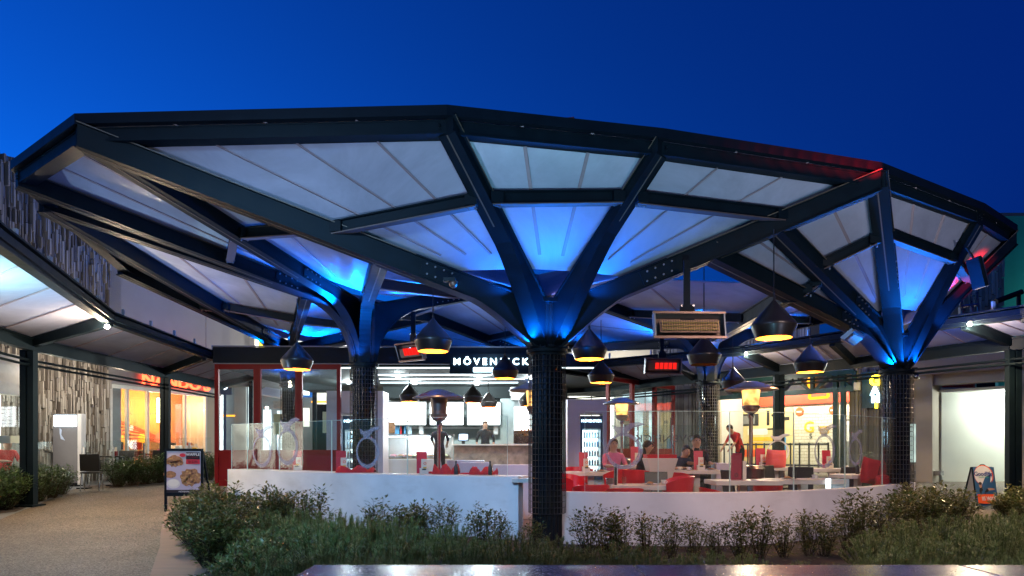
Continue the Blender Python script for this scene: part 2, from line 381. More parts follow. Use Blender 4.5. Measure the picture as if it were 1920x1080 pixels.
# ------------------------------------------------------------------ the big roof on mushroom columns
pav = thing('canopy_pavilion', 'large black steel canopy with pale translucent panels on mushroom columns over the cafe terrace', 'canopy', (.5, 14, 0))
HB = 5.2
def rp(px, py): d = FPX*(HB-EYE)/(HOR-py); return Vector((ax(px, d), d, HB))
P0, P1, P2, P3, P4 = rp(838, 250), rp(150, 265), rp(31, 345), rp(225, 510), rp(415, 590)
P5, P6, P7, P8 = Vector((-5.5, 24, HB)), Vector((1, 26.5, HB)), Vector((7, 25, HB)), Vector((10.3, 17.5, HB))
P9, P10, P11, P12 = rp(1899, 455), rp(1838, 418), rp(1645, 348), rp(1240, 290)
P2b = P2.lerp(P3, .19)
RIM = [P0, P1, P2, P3, P4, P5, P6, P7, P8, P9, P10, P11, P12]
cen = Vector((.5, 15.5, HB))
def ringbeam(name, z0, z1, w, off, m):
    mb = MB(); n = len(RIM); outs, ins = [], []
    for i, p in enumerate(RIM):
        a, b = RIM[i-1], RIM[(i+1)%n]
        d1 = (p-a).normalized(); d2 = (b-p).normalized()
        n1 = Vector((d1.y, -d1.x, 0)); n2 = Vector((d2.y, -d2.x, 0))
        if n1.dot(p-cen) < 0: n1 = -n1
        if n2.dot(p-cen) < 0: n2 = -n2
        bs = (n1+n2); bs = bs/max(bs.length_squared/2, .2)
        outs.append(p+bs*off); ins.append(p+bs*(off-w))
    for i in range(n):
        j = (i+1)%n; vs = []
        for z in (z0, z1): vs += [(outs[i].x, outs[i].y, z), (outs[j].x, outs[j].y, z), (ins[j].x, ins[j].y, z), (ins[i].x, ins[i].y, z)]
        mb.add(vs, [(0,1,2,3), (4,7,6,5), (0,4,5,1), (2,6,7,3)])
    return mb
rb = ringbeam('rim_beam', HB, HB+.025, .2, 0, 'steel'); a2 = ringbeam('', HB+.025, HB+.15, .025, -.01, ''); rb.add(a2.v, a2.f)
a2 = ringbeam('', HB+.15, HB+.165, .2, 0, ''); rb.add(a2.v, a2.f)
fa = ringbeam('', HB+.185, HB+.31, .09, .07, ''); fa.build('fascia', 'steel_dark', pav)
for i in range(len(RIM)):
    p, q = RIM[i], RIM[(i+1)%len(RIM)]
    for t in (.02, .98):
        c = p.lerp(q, t); rb.ball((c.x, c.y-.015, HB+.06), .014, n=8); rb.ball((c.x, c.y-.015, HB+.10), .014, n=8)
rb.build('rim_beam', 'steel', pav)

class Column:
    def __init__(s, x, y, zc, zt, r, style): s.x, s.y, s.zc, s.zt, s.r, s.style = x, y, zc, zt, r, style; s.p = Vector((x, y, 0))
C1 = Column(ax(1026, 10), 10, 2.87, 3.55, .20, 0)
C2 = Column(ax(1681, 12.5), 12.5, 2.86, 3.47, .20, 0)
C3 = Column(ax(682, 14), 14, 3.16, 4.40, .205, 1)
C4 = Column(ax(1328, 18.5), 18.5, 3.24, 4.45, .22, 1)
C5 = Column(ax(545, 20), 20, 3.3, 4.5, .22, 1)
C6 = Column(1.0, 22.6, 3.3, 4.5, .22, 1)
class Arm:
    def __init__(s, c, e, h=.30, w=.20, fin=None):
        s.c = c; e = Vector(e); s.e = e; d = Vector((e.x-c.x, e.y-c.y, 0)); s.L = d.length; s.d = d.normalized(); s.h = h; s.w = w if c.style == 0 else .15
        s.z0 = c.zt; s.z1 = e.z+.20 if abs(e.z-HB) < 1e-6 else e.z
    def top(s, t): r = .18+(s.L-.18)*t; return Vector((s.c.x+s.d.x*r, s.c.y+s.d.y*r, s.z0+(s.z1-s.z0)*t))
    def find(s, px):
        best = min(range(0, 1001), key=lambda i: abs(960+FPX*s.top(i/1000).x/s.top(i/1000).y-px)); return best/1000
    def findy(s, py):
        best = min(range(0, 1001), key=lambda i: abs(HOR-FPX*(s.top(i/1000).z-.15-EYE)/s.top(i/1000).y-py)); return best/1000
    def build(s):
        c = s.c; R_ = .85 if c.style == 0 else .95; r0 = c.r+.06
        mb = MB(); n = 30; rs = [r0*.3, r0]+[r0+R_*(k/12)**1.6 for k in range(1, 13)]; rs += [r0+R_+(s.L-r0-R_)*k/6 for k in range(1, 7)]
        sd = Vector((-s.d.y, s.d.x, 0))*s.w/2; hf = Vector((-s.d.y, s.d.x, 0))*(s.w/2+.035)
        pr = []
        for r in rs:
            t = (r-.18)/(s.L-.18); zt = s.z0+(s.z1-s.z0)*t; zb = zt-s.h
            if r < r0+R_:
                u = max((r-r0)/R_, 0); drop = (s.z0-s.h)-c.zc-.02
                k = 1-sqrt(max(1-(1-u)**2, 0)) if c.style == 1 else (1-u)**1.35
                zb -= drop*k
            pr.append((r, zt, zb))
        vs = []
        for r, zt, zb in pr:
            p = Vector((c.x+s.d.x*r, c.y+s.d.y*r, 0))
            for q, z in ((sd, zt-.02), (-sd, zt-.02), (-sd, zb+.02), (sd, zb+.02)): vs.append(p+q+Vector((0, 0, z)))
        fs = []
        for k in range(len(pr)-1):
            for i in range(4): fs.append((k*4+i, k*4+(i+1)%4, k*4+4+(i+1)%4, k*4+4+i))
        fs += [(0,3,2,1), tuple(len(vs)-4+i for i in range(4))]
        mb.add(vs, fs)
        for side in (0, 1):           # flanges, a little wider than the web
            vs = []
            for r, zt, zb in pr:
                p = Vector((c.x+s.d.x*r, c.y+s.d.y*r, 0)); z = zt if side == 0 else zb
                for q, dz in ((hf, 0), (-hf, 0), (-hf, -.022 if side == 0 else .022), (hf, -.022 if side == 0 else .022)): vs.append(p+q+Vector((0, 0, z+dz)))
            fs = []
            for k in range(len(pr)-1):
                for i in range(4): fs.append((k*4+i, k*4+(i+1)%4, k*4+4+(i+1)%4, k*4+4+i))
            fs += [(0,3,2,1), tuple(len(vs)-4+i for i in range(4))]
            mb.add(vs, fs)
        for sg in (-1, 1):            # tan strips paint the glint along the flange edge and underside slot
            for (r, zt, zb), (r2, zt2, zb2) in zip(pr[14:], pr[15:]):
                u = Vector((c.x+s.d.x*r, c.y+s.d.y*r, 0)); u2 = Vector((c.x+s.d.x*r2, c.y+s.d.y*r2, 0))
                mb.bar(u+hf*sg*1.02+Vector((0, 0, zt-.011)), u2+hf*sg*1.02+Vector((0, 0, zt2-.011)), .006, .012, 1)
        for (r, zt, zb), (r2, zt2, zb2) in zip(pr[14:], pr[15:]):
            u = Vector((c.x+s.d.x*r, c.y+s.d.y*r, zb-.003)); u2 = Vector((c.x+s.d.x*r2, c.y+s.d.y*r2, zb2-.003)); mb.bar(u, u2, .018, .006, 1)
        # splice: cover plates and bolts where the long beam meets the column head
        rj = r0+R_+.25
        if s.L > 3.2:
            for sg in (1, -1):
                a = Vector((c.x+s.d.x*rj, c.y+s.d.y*rj, 0)); b = Vector((c.x+s.d.x*(rj+.5), c.y+s.d.y*(rj+.5), 0))
                za = s.z0+(s.z1-s.z0)*((rj-.18)/(s.L-.18))-s.h/2; zb2 = s.z0+(s.z1-s.z0)*((rj+.32)/(s.L-.18))-s.h/2
                o_ = sd*1.08*sg
                mb.bar(a+o_+Vector((0,0,za)), b+o_+Vector((0,0,zb2)), .012, s.h*.72)
                for f in (.15, .38, .62, .85):
                    for dz in (-.07, .07):
                        q = a.lerp(b, f)+o_*1.1+Vector((0, 0, za+(zb2-za)*f+dz)); mb.tube(q, q+sd.normalized()*sg*.02, .014, 6, mi=2)
        mb.build('beam', ['steel', 'edge_glint', 'bolt_steel'], pav)
A1, A2, A3, A4, A5 = Arm(C1, P1, .31), Arm(C1, P0, .22, .19), Arm(C1, P12, .22, .19), Arm(C1, P11, .31), Arm(C1, (.6, 15.5, 5.35))
def onarm(a, px, dz=-.03): p = a.top(a.find(px)); return Vector((p.x, p.y, p.z+dz))
B1, B2, B3 = Arm(C2, P11, .24), Arm(C2, P10, .24), Arm(C2, P9, .28)
B4, B5, B6 = Arm(C2, onarm(A4, 1452), .26), Arm(C2, onarm(A4, 1330), .26), Arm(C2, P8, .28)
D1, D2, D3, D4, D5 = Arm(C3, P1, .25), Arm(C3, P2, .25), Arm(C3, P2b, .25), Arm(C3, onarm(A1, 716), .26), Arm(C3, (.6, 15.5, 5.35), .28)
RR = Vector((.6, 15.5, 5.35)); MM = Vector((-2.4, 19.6, 5.35))
D6 = Arm(C3, MM, .26)
E1, E2, E3, E4, E5 = Arm(C5, P2b, .28), Arm(C5, P3, .26), Arm(C5, P4, .26), Arm(C5, P5, .26), Arm(C5, MM, .26)
E6 = Arm(C5, onarm(D3, 575), .24)
F1, F2, F3, F4, F5 = Arm(C4, RR, .26), Arm(C4, onarm(B5, 1480), .26), Arm(C4, P8, .26), Arm(C4, P7, .26), Arm(C4, P6, .26)
G1, G2, G3, G4 = Arm(C6, RR, .26), Arm(C6, P6, .26), Arm(C6, P5, .26), Arm(C6, MM, .26)
for a in (A1, A2, A3, A4, A5, B1, B2, B3, B4, B5, B6, D1, D2, D3, D4, D5, D6, E1, E2, E3, E4, E5, E6, F1, F2, F3, F4, F5, G1, G2, G3, G4): a.build()
def purlin(a, ta, b, tb, h=.17):
    p, q = a.top(ta), b.top(tb); d = (q-p).normalized()
    p = p+d*.10-Vector((0, 0, h/2+.03)); q = q-d*.10-Vector((0, 0, h/2+.03))
    mb = MB(); mb.bar(p, q, .018, h); mb.bar(p+Vector((0,0,h/2)), q+Vector((0,0,h/2)), .10, .016); mb.bar(p-Vector((0,0,h/2)), q-Vector((0,0,h/2)), .13, .016, 1)  # lower flange browner than the rest of the purlin
    for c, e in ((p, d), (q, -d)):
        mb.box(c+e*.06, (.16, .16, h*.8), atan2(d.y, d.x))
        for k in (-.05, .05): mb.tube(c+e*.06+Vector((k, 0, -h/2-.03)), c+e*.06+Vector((k, 0, -h/2)), .014, 6, mi=2)
    mb.build('purlin', ['steel', 'flange_brown', 'bolt_steel'], pav)
tA2, tA3 = A2.findy(378), A3.findy(375)
purlin(A1, A1.find(612), A2, tA2); purlin(A2, tA2, A3, tA3); purlin(A3, tA3, A4, A4.find(1480))
purlin(B1, B1.findy(440), B2, B2.findy(490)); purlin(B4, B4.findy(505), B1, B1.findy(445)); purlin(B5, B5.findy(560), B4, B4.findy(520))
purlin(D1, D1.find(450), A1, A1.find(600)); purlin(E1, E1.find(412), E6, .6); purlin(D2, D2.find(430), D1, D1.find(440))
purlin(D4, .55, D5, .5); purlin(D5, .55, D6, .6); purlin(E5, .6, E6, .6); purlin(F1, .5, F2, .6); purlin(G1, .5, G4, .5); purlin(F2, .6, F3, .5); purlin(E2, .6, E1, E1.find(425)); purlin(B2, B2.findy(490), B3, .6)
def panel(a, b, ta=(.2, 1), tb=(.2, 1), seams=2, ext=True):
    up = Vector((0, 0, .015))
    p0, p1, q0, q1 = a.top(ta[0])+up, a.top(ta[1])+up, b.top(tb[0])+up, b.top(tb[1])+up
    mb = MB(); N = 8; vs = []
    for i in range(N+1):
        l = i/N; s_, e_ = p0.lerp(q0, l), p1.lerp(q1, l)
        for k in range(N+1): vs.append(s_.lerp(e_, k/N))
    fs = [(i*(N+1)+k, i*(N+1)+k+1, (i+1)*(N+1)+k+1, (i+1)*(N+1)+k) for i in range(N) for k in range(N)]
    n0 = len(vs); mb.add(vs, fs); mb.add([v+Vector((0, 0, .02)) for v in vs], fs)
    for k in range(1, seams+1):
        l = k/(seams+1); s_, e_ = p0.lerp(q0, l), p1.lerp(q1, l)
        mb.bar(s_.lerp(e_, .12)-Vector((0,0,.009)), e_-Vector((0,0,.009)), .045, .014, 1)
    mb.build('roof_panel', ['polycarbonate', 'batten'], pav)
panel(A1, A2, seams=3); panel(A2, A3, seams=2); panel(A3, A4, seams=2); panel(A5, A4, tb=(.2, A4.find(1330)), seams=1); panel(A1, A5, ta=(.2, A1.find(716)), seams=1)
panel(B1, B2); panel(B2, B3, seams=1); panel(B4, B1, seams=1); panel(B5, B4, seams=1); panel(B3, B6, seams=1); panel(B6, B5, tb=(.2, B5.find(1480)), seams=1)
panel(D4, D1, seams=1); panel(D1, D2, seams=2); panel(D2, D3, seams=1); panel(D5, D4, seams=1); panel(D6, D5, seams=1); panel(D3, D6, ta=(.2, D3.find(575)), seams=1)
panel(E6, E1, seams=2); panel(E1, E2, seams=1); panel(E2, E3, seams=1); panel(E3, E4, seams=1); panel(E4, E5, seams=1); panel(E5, E6, seams=1)
panel(F2, F1, seams=1); panel(F3, F2, seams=1); panel(F4, F3, seams=2); panel(F5, F4, seams=1); panel(F1, F5, seams=1)
panel(G2, G1, seams=1); panel(G3, G2, seams=1); panel(G4, G3, seams=1); panel(G1, G4, seams=2)
BLUE = (.0, .17, 1)
def column(c, arms, ring_e=60):
    g = gz(c.y)-.12
    mb = MB(); mb.tube((c.x, c.y, g), (c.x, c.y, c.zt), c.r, 32)
    n = 18
    for i in range(n):           # fluted skin round the shaft
        t = 2*pi*i/n; mb.tube((c.x+cos(t)*c.r, c.y+sin(t)*c.r, g), (c.x+cos(t)*c.r, c.y+sin(t)*c.r, c.zt-.03), .022, 6)
    sh = mb.build('column', 'column_black', pav, smooth=True)
    mb = MB(); mb.tube((c.x, c.y, c.zc-.05), (c.x, c.y, c.zc), c.r+.10, 32); mb.tube((c.x, c.y, c.zc-.09), (c.x, c.y, c.zc-.05), c.r+.06, 32)
    mb.build('collar', 'steel', sh, smooth=True)
    mb = MB(); mb.tube((c.x, c.y, c.zt-.02), (c.x, c.y, c.zt+.03), c.r+.10, 8); mb.build('head_plate', 'steel', sh)
    # wire cage
    mb = MB(); R_ = c.r+.07; z0 = g+.6 if c is C1 else g+.3
    for i in range(30):
        t = 2*pi*i/30; p = (c.x+cos(t)*R_, c.y+sin(t)*R_); mb.tube((*p, z0), (*p, c.zc-.09), .0045, 4, cap=False)
    k = int((c.zc-.09-z0)/.085)
    for j in range(k+1):
        z = z0+j*.085; pts = [(c.x+cos(2*pi*i/20)*R_, c.y+sin(2*pi*i/20)*R_, z) for i in range(21)]
        for a, b in zip(pts, pts[1:]): mb.tube(a, b, .0045, 4, cap=False)
    mb.build('wire_cage', 'cage_wire', sh)
    # ring of blue lamps in the gaps between the arms
    angs = sorted(atan2(a.d.y, a.d.x) for a in arms); gaps = []
    for i, a in enumerate(angs):
        b = angs[(i+1)%len(angs)]+(2*pi if i == len(angs)-1 else 0); gaps.append(((a+b)/2, b-a))
    gaps.sort(key=lambda q: -q[1])
    for ga, w in gaps[:5]:
        mb = MB(); p = Vector((c.x+cos(ga)*(c.r+.085), c.y+sin(ga)*(c.r+.085), c.zc+.02)); mb.box(p, (.09, .09, .03), ga); mb.build('uplight', 'steel_dark', sh)
        o = Vector((c.x+cos(ga)*(c.r+.17), c.y+sin(ga)*(c.r+.17), c.zc+.07))
        plight('blue_uplight', o, ring_e*(.75 if c.style == 0 else .035), BLUE, .03, 150, o+Vector((cos(ga)*.35, sin(ga)*.35, 1)), .8)
        k_ = .42 if c.style == 0 else .75; o = Vector((c.x+cos(ga)*(c.r+k_), c.y+sin(ga)*(c.r+k_), c.zt+(.02 if c.style == 0 else -.35)))
        plight('blue_uplight', o, ring_e*(.5 if w > .9 else .32), BLUE, .03, 125, o+Vector((cos(ga)*.8, sin(ga)*.8, 1)), .9)
column(C1, (A1, A2, A3, A4, A5), 210); column(C2, (B1, B2, B3, B4, B5, B6), 230); column(C3, (D1, D2, D3, D4, D5, D6), 1000)
column(C4, (F1, F2, F3, F4, F5), 900); column(C5, (E1, E2, E3, E4, E5, E6), 900); column(C6, (G1, G2, G3, G4), 200)
mat('waffle_print', (.35, .2, .1), .7, noise=.5, nscale=30)
# ------------------------------------------------------------------ low curved walls with glass
def on_poly(pts, px):
    for a, b in zip(pts, pts[1:]):
        pa, pb = 960+FPX*a[0]/a[1], 960+FPX*b[0]/b[1]
        if pa <= px <= pb:
            k = (px-960)/FPX; t = (a[0]-k*a[1])/((k*(b[1]-a[1]))-(b[0]-a[0])); return (a[0]+(b[0]-a[0])*t, a[1]+(b[1]-a[1])*t)
    return pts[-1] if px > 960+FPX*pts[-1][0]/pts[-1][1] else pts[0]
def off(pts, k):
    out = []
    for i, p in enumerate(pts):
        a = Vector(pts[max(i-1, 0)]); b = Vector(pts[min(i+1, len(pts)-1)]); d = (b-a).normalized(); out.append((p[0]-d.y*k, p[1]+d.x*k))
    return out
def wallmesh(pts, z0, z1, th):
    q = off(pts, th); mb = MB(); n = len(pts); vs = []
    for (x, y), (u, v) in zip(pts, q): vs += [(x, y, z0), (x, y, z1), (u, v, z1), (u, v, z0)]
    fs = [(k*4+i, k*4+(i+1)%4, k*4+4+(i+1)%4, k*4+4+i) for k in range(n-1) for i in range(4)]+[(0,1,2,3), tuple(4*n-4+i for i in (3,2,1,0))]
    return mb.add(vs, [f[::-1] for f in fs])
def ring_decal(mb, c, xd, r, w=.17, tail=True):
    # ring with a swallow tail standing on it, in the plane of the glass
    c = Vector(c); xd = Vector(xd).normalized(); up = Vector((0, 0, 1)); nn = xd.cross(up)*.003
    n = 40; vs = []
    for k in range(n):
        t = 2*pi*k/n; ti = r*(1-w*(1.15+.35*sin(t+2.2)))
        vs += [c+xd*cos(t)*r+up*sin(t)*r, c+xd*cos(t)*ti+up*sin(t)*ti]
    fs = [(2*k, (2*k+2)%(2*n), (2*k+3)%(2*n), 2*k+1) for k in range(n)]
    mb.add(vs, fs); mb.add([v+nn for v in vs], fs)
    if tail:
        P = [(-.32, .92), (.12, .90), (.38, 1.22), (.75, 1.42), (1.18, 1.48), (.80, 1.60), (.40, 1.55), (.02, 1.36), (-.42, 1.34), (-.70, 1.52), (-.62, 1.22), (-.45, 1.10)]
        top = [c+xd*x*r+up*z*r for x, z in P]; m = len(P)
        # fan about an inner point
        ctr = c+xd*(-.05)*r+up*1.14*r
        mb.add([ctr]+top, [(0, i+1, (i+1)%m+1) for i in range(m)])
        mb.add([ctr+nn]+[p+nn for p in top], [(0, i+1, (i+1)%m+1) for i in range(m)])
ZL, ZR = 1.0, .79
wallL = thing('terrace_wall', 'long bluish white rendered low wall with clear glass panes, beside the red folding doors', 'wall', (-3, 12, 0))
wallmesh(wl, -.2, ZL, .16).build('wall_body', 'white_render', wallL, bevel=.006)
wallR = thing('terrace_wall', 'curved pinkish white rendered low wall topped by glass panes, enclosing the busy tables', 'wall', (4, 10, 0))
wallmesh(wr, -.3, ZR, .16).build('wall_body', 'white_render', wallR, bevel=.006)
def panes(poly, pxs, z0, z1, root, decals):
    q = off(poly, .08)
    for a, b in zip(pxs, pxs[1:]):
        A = Vector((*on_poly(q, a), 0)); B = Vector((*on_poly(q, b), 0)); d = (B-A).normalized(); A += d*.008; B -= d*.008
        mb = MB(); mb.bar(A+Vector((0,0,(z0+z1)/2)), B+Vector((0,0,(z0+z1)/2)), .012, z1-z0)
        p = mb.build('pane', 'glass', root)
        e = MB()
        for s_, q_ in ((A, -d), (B, d)): e.bar(s_+q_*.003+Vector((0,0,z0)), s_+q_*.003+Vector((0,0,z1)), .014, .004, up=d)
        e.bar(A+Vector((0,0,z1+.002)), B+Vector((0,0,z1+.002)), .013, .005)
        e.build('edge', 'glass_edge', p)
        for px, py, rpx in decals:
            if a <= px < b:
                c = on_poly(q, px); dd = Vector((c[0], c[1], EYE+(HOR-py)/FPX*c[1])); nn = Vector((d.y, -d.x, 0))
                m2 = MB(); ring_decal(m2, dd+nn*.011, d, rpx/FPX*c[1]); m2.build('decal', 'decal', p)
mat('glass_edge', (.55, .72, .66), .2)  # glow of the glass edges put into a pale green colour
panes(wl, [434, 464, 524, 622, 764, 952], ZL, 1.93, wallL, [(492, 846, 30), (540, 838, 34), (690, 848, 30)])
panes(wr, [1096, 1234, 1368, 1488, 1584, 1654, 1700], ZR, 1.97, wallR, [(1170, 846, 34), (1545, 846, 32), (1603, 847, 26), (1690, 845, 26)])
fl = MB(); fp = [(x, y+.2) for x, y in wl]+[(.2, 10.4)]+[(x, y+.2) for x, y in wr]+[(7.6, 14), (6.5, 24), (.6, 19.05), (-8.2, 18.85)]
fill(fp, 'terrace_floor', 'cafe_tiles', .008)

# ------------------------------------------------------------------ the cafe kiosk
K0, K1, K2 = Vector((-8.2, 18.8, 0)), Vector((.6, 19.0, 0)), Vector((6.03, 25.4, 0))
kio = thing('cafe_kiosk', 'dark roofed cafe kiosk with red folding doors, white counter and bright menu screens', 'cafe', (-1, 22, 0))
mb = MB()
def fas(a, b, z0, z1, th=.18):
    mb.bar(a+Vector((0,0,(z0+z1)/2)), b+Vector((0,0,(z0+z1)/2)), th, z1-z0)
fas(K0, K1, 3.78, 4.22); fas(K1+Vector((.06,.07,0)), K2, 3.78, 4.222); fas(K0+Vector((0,.1,0)), Vector((-8.1, 27, 0)), 3.78, 4.218)
mb.build('fascia', 'steel_dark', kio)
mb = MB(); mb.bar(K0+Vector((0,-.1,4.24)), K1+Vector((0,-.1,4.24)), .06, .03); mb.bar(K0+Vector((0,-.1,3.765)), K1+Vector((0,-.1,3.765)), .05, .025)
mb.bar(K1+Vector((.06,-.03,4.24)), K2+Vector((0,-.1,4.24)), .06, .028); mb.build('flashing', 'grey_trim', kio)
RF = [(-8.1, 18.9), (.6, 19.1), (6.0, 25.5), (4, 29), (-8.0, 27)]
mb = MB(); mb.prism(RF, 3.9, 4.1); mb.build('roof', 'steel_dark', kio)
mat('ceiling_dark', (.012, .016, .017), .8, spec=.2)
mb = MB(); mb.prism([(x*.99, y+.12) for x, y in RF], 3.66, 3.70); mb.build('ceiling', 'ceiling_dark', kio)
mb = MB(); mb.box((-2.0, 19.02, 3.68), (9.0, .05, .03)); mb.build('light_strip', 'strip_cool', kio)
for (x0, x1, y) in ((-4.0, -.6, 20.4), (-4.2, .4, 21.6), (-4.4, .2, 22.8)):
    mb = MB(); mb.box(((x0+x1)/2, y, 3.64), (x1-x0, .03, .03)); mb.build('light_strip', 'strip_cool', kio)
for x, y in ((-3.5, 21), (-1, 21), (-3.3, 23.2), (-1.2, 23.4), (.6, 21.5), (-6.5, 20.5), (-5.5, 23)):
    mb = MB(); mb.tube((x, y, 3.62), (x, y, 3.66), .07, 14); mb.build('downlight', 'led_white', kio)
    plight('downlight', (x, y, 3.55), 105, (.84, .98, 1), .05)
# sign
sg = MB(); zs = EYE+(HOR-682)/FPX*18.75; sg.box((ax(920, 18.75), 18.78, zs), (2.25, .12, .55)); sgn = sg.build('sign_board', 'steel_dark', kio)
text('M Ö V E N P I C K', .25, 'lettering', 'sign_white', sgn, (ax(920, 18.7), 18.70, zs+.045), ext=.015, bold=.004, width=1.05)
mb = MB(); mb.box((ax(906, 18.7), 18.70, zs-.17), (.54, .03, .12)); mb.build('light_bar', 'sign_white', sgn)
plight('sign_glow', (ax(920, 18.4), 18.3, zs), 14, (.5, .8, 1), .3)
# folding doors: one part each
def folddoor(a, b, z0, z1, solid):
    a = Vector(a); b = Vector(b); d = (b-a).normalized(); mb = MB(); h = Vector((0, 0, 1)); w = .11
    mb.bar(a+h*z0, a+h*z1, w, .1, up=d); mb.bar(b-d*.0+h*z0, b+h*z1, w, .1, up=d)
    mb.bar(a+h*(z1-.07), b+h*(z1-.07), .09, .14); mb.bar(a+h*(z0+.08), b+h*(z0+.08), .09, .16)
    if solid: mb.bar(a+h*(z0+solid), b+h*(z0+solid), .092, .1); mb.bar(a+h*(z0+solid/2), b+h*(z0+solid/2), .05, solid-.05)
    dr = mb.build('folding_door', 'red_paint', kio)
    g = MB(); zz0 = z0+(solid or .16); g.bar(a+d*.06+h*((zz0+z1)/2), b-d*.06+h*((zz0+z1)/2), .014, z1-zz0-.12); g.build('pane', 'window', dr)
g0 = gz(18.8)
for a, b in ((404, 481), (483, 559), (561, 637)):
    folddoor((ax(a+2, 18.8), 18.84, 0), (ax(b-2, 18.8), 18.84, 0), g0, 3.76, .95)
def kline(px): k = (px-960)/FPX; t = (K1.x-k*K1.y)/(k*(K2.y-K1.y)-(K2.x-K1.x)); return K1.lerp(K2, t)
for a, b in ((1140, 1184), (1186, 1226), (1228, 1262)): folddoor(kline(a), kline(b), gz(23), 3.76, .8)
# white partitions with a drinks fridge let into each
def partition(x0, x1, y, z1, fx0, fx1, text_):
    g = gz(y); mb = MB(); dpt = .9
    zf = g+1.95
    mb.box(((x0+fx0)/2, y+dpt/2, (g+z1)/2), (fx0-x0, dpt, z1-g)); mb.box(((fx1+x1)/2, y+dpt/2, (g+z1)/2), (x1-fx1, dpt, z1-g))
    mb.box(((fx0+fx1)/2, y+dpt/2, (zf+.06+z1)/2), (fx1-fx0-.002, dpt, z1-zf-.06))
    mb.build('partition', 'lavender_paint', kio)
    fr = thing('drinks_fridge', text_, 'fridge', ((fx0+fx1)/2, y, g))
    w = fx1-fx0-.03; cx = (fx0+fx1)/2; h = zf-g
    mb = MB(); mb.box((cx, y+.75, g+h/2), (w, .04, h-.02)); 
    for s_ in (-1, 1): mb.box((cx+s_*(w/2-.03), y+.4, g+h/2), (.06, .66, h))
    mb.box((cx, y+.4, g+.06), (w-.12, .66, .12)); mb.box((cx, y+.4, g+h-.2), (w-.12, .66, .40)); mb.build('cabinet', 'fridge_blue', fr)
    zz = g+.16
    for k in range(5):
        m = MB(); m.box((cx, y+.38, zz+k*.28), (w-.14, .58, .02)); s2 = m.build('shelf', 'white_paint', fr)
        for q in range(6):
            m = MB(); xx = cx-(w-.26)/2+(w-.26)*q/5; m.lathe([(.0, 0), (.034, 0), (.034, .13), (.014, .17), (.014, .2), (0, .2)], (xx, y+.16, zz+k*.28+.012), 10); m.build('bottle', random.choice(['white_paint', 'bottle_blue', 'bottle_pale']), s2)
    m = MB(); m.box((cx, y+.715, g+.85), (w-.13, .02, 1.35)); m.build('light_panel', 'strip_cool', fr)
    m = MB(); m.box((cx, y+.06, g+.85), (w-.12, .012, 1.4)); m.build('door', 'glass', fr)
    text('MÖVENPICK', .11, 'lettering', 'sign_white', fr, (cx, y+.06, g+h-.16), ext=.004)
    plight('fridge_light', (cx, y+.15, g+1.3), 16, (.45, .75, 1), .2)
mat('fridge_blue', (.01, .05, .10), .4); mat('bottle_blue', (.10, .30, .55), .2); mat('bottle_pale', (.5, .62, .7), .2)
partition(ax(612, 19.6), ax(718, 19.6), 19.6, EYE+(HOR-733)/FPX*19.6, ax(641, 19.6), ax(667, 19.6)+.3, 'blue lit drinks fridge in the white partition beside the display case')
partition(ax(1064, 20.6), ax(1138, 20.6), 20.6, EYE+(HOR-748)/FPX*20.6, ax(1088, 20.6), ax(1131, 20.6), 'bright drinks fridge with lit header in the white partition beside red doors')
# back wall, menu screens, counters
mat('back_wall', (.26, .31, .31), .5, noise=.1); mat('stone_counter', (.34, .27, .22), .4, noise=.5, nscale=5)
mb = MB(); mb.box(((ax(722, 25.3)+ax(1062, 25.3))/2, 25.5, 2.1), (ax(1062, 25.3)-ax(722, 25.3), .2, 3.1)); mb.build('back_wall', 'back_wall', kio)
mb = MB(); mb.box(((ax(722, 24.7)+ax(1062, 24.7))/2, 24.75, 3.44), (ax(1062, 24.7)-ax(722, 24.7), .9, .42)); mb.build('dark_infill', 'ceiling_dark', kio)  # added dark box, carries the ceiling's darkness down over the bright upper wall
for i, (a, b, lb) in enumerate(((728, 800, 'glowing menu screen nearest the white partition'), (805, 870, 'middle glowing menu screen behind the patio heater pole'), (875, 939, 'glowing menu screen closest to the coffee machine'))):
    d = 24.9; x0, x1 = ax(a, d), ax(b, d); z0, z1 = EYE+(HOR-798)/FPX*d, EYE+(HOR-753)/FPX*d
    d -= .62; z0, z1 = EYE+(HOR-798)/FPX*d, EYE+(HOR-753)/FPX*d; x0, x1 = ax(a, d), ax(b, d)
    t = thing('menu_screen', lb, 'screen', ((x0+x1)/2, d, z0), group='menu screens above the counter')
    m = MB(); m.box(((x0+x1)/2, d+.05, (z0+z1)/2), (x1-x0, .1, z1-z0)); m.build('casing', 'black_plastic', t)
    m = MB(); m.box(((x0+x1)/2, d-.006, (z0+z1)/2), (x1-x0-.06, .006, z1-z0-.06)); m.build('display', 'screen_white', t)
    for r in range(5):
        for cidx in range(3):
            if (r+cidx+i) % 4: m = MB(); m.box((x0+.25+cidx*(x1-x0-.3)/3+.1, d-.012, z0+.15+r*.14), (.2, .003, .022)); m.build('line_of_print', 'grey_trim', t)
mb = MB(); x0, x1 = ax(940, 24.6), ax(952, 24.6); mb.box(((x0+x1)/2+.1, 24.6, 2.1), (.5, .5, 3.1)); mb.build('pier', 'back_wall', kio)
mb = MB(); d = 24.2; mb.box((ax(978, d), d, EYE+(HOR-738)/FPX*d), (.75, .3, .45)); mb.box((ax(972, d), d-.16, EYE+(HOR-735)/FPX*d), (.6, .012, .3)); o = mb.build('air_conditioner', 'white_paint', None, bevel=.02); tag(o, 'white wall mounted air conditioner above the coffee counter', 'air conditioner')
mb = MB(); d = 25.2; mb.box((ax(976, d), d, EYE+(HOR-785)/FPX*d), (.75, .06, .85)); o = mb.build('light_panel', 'screen_white', kio)
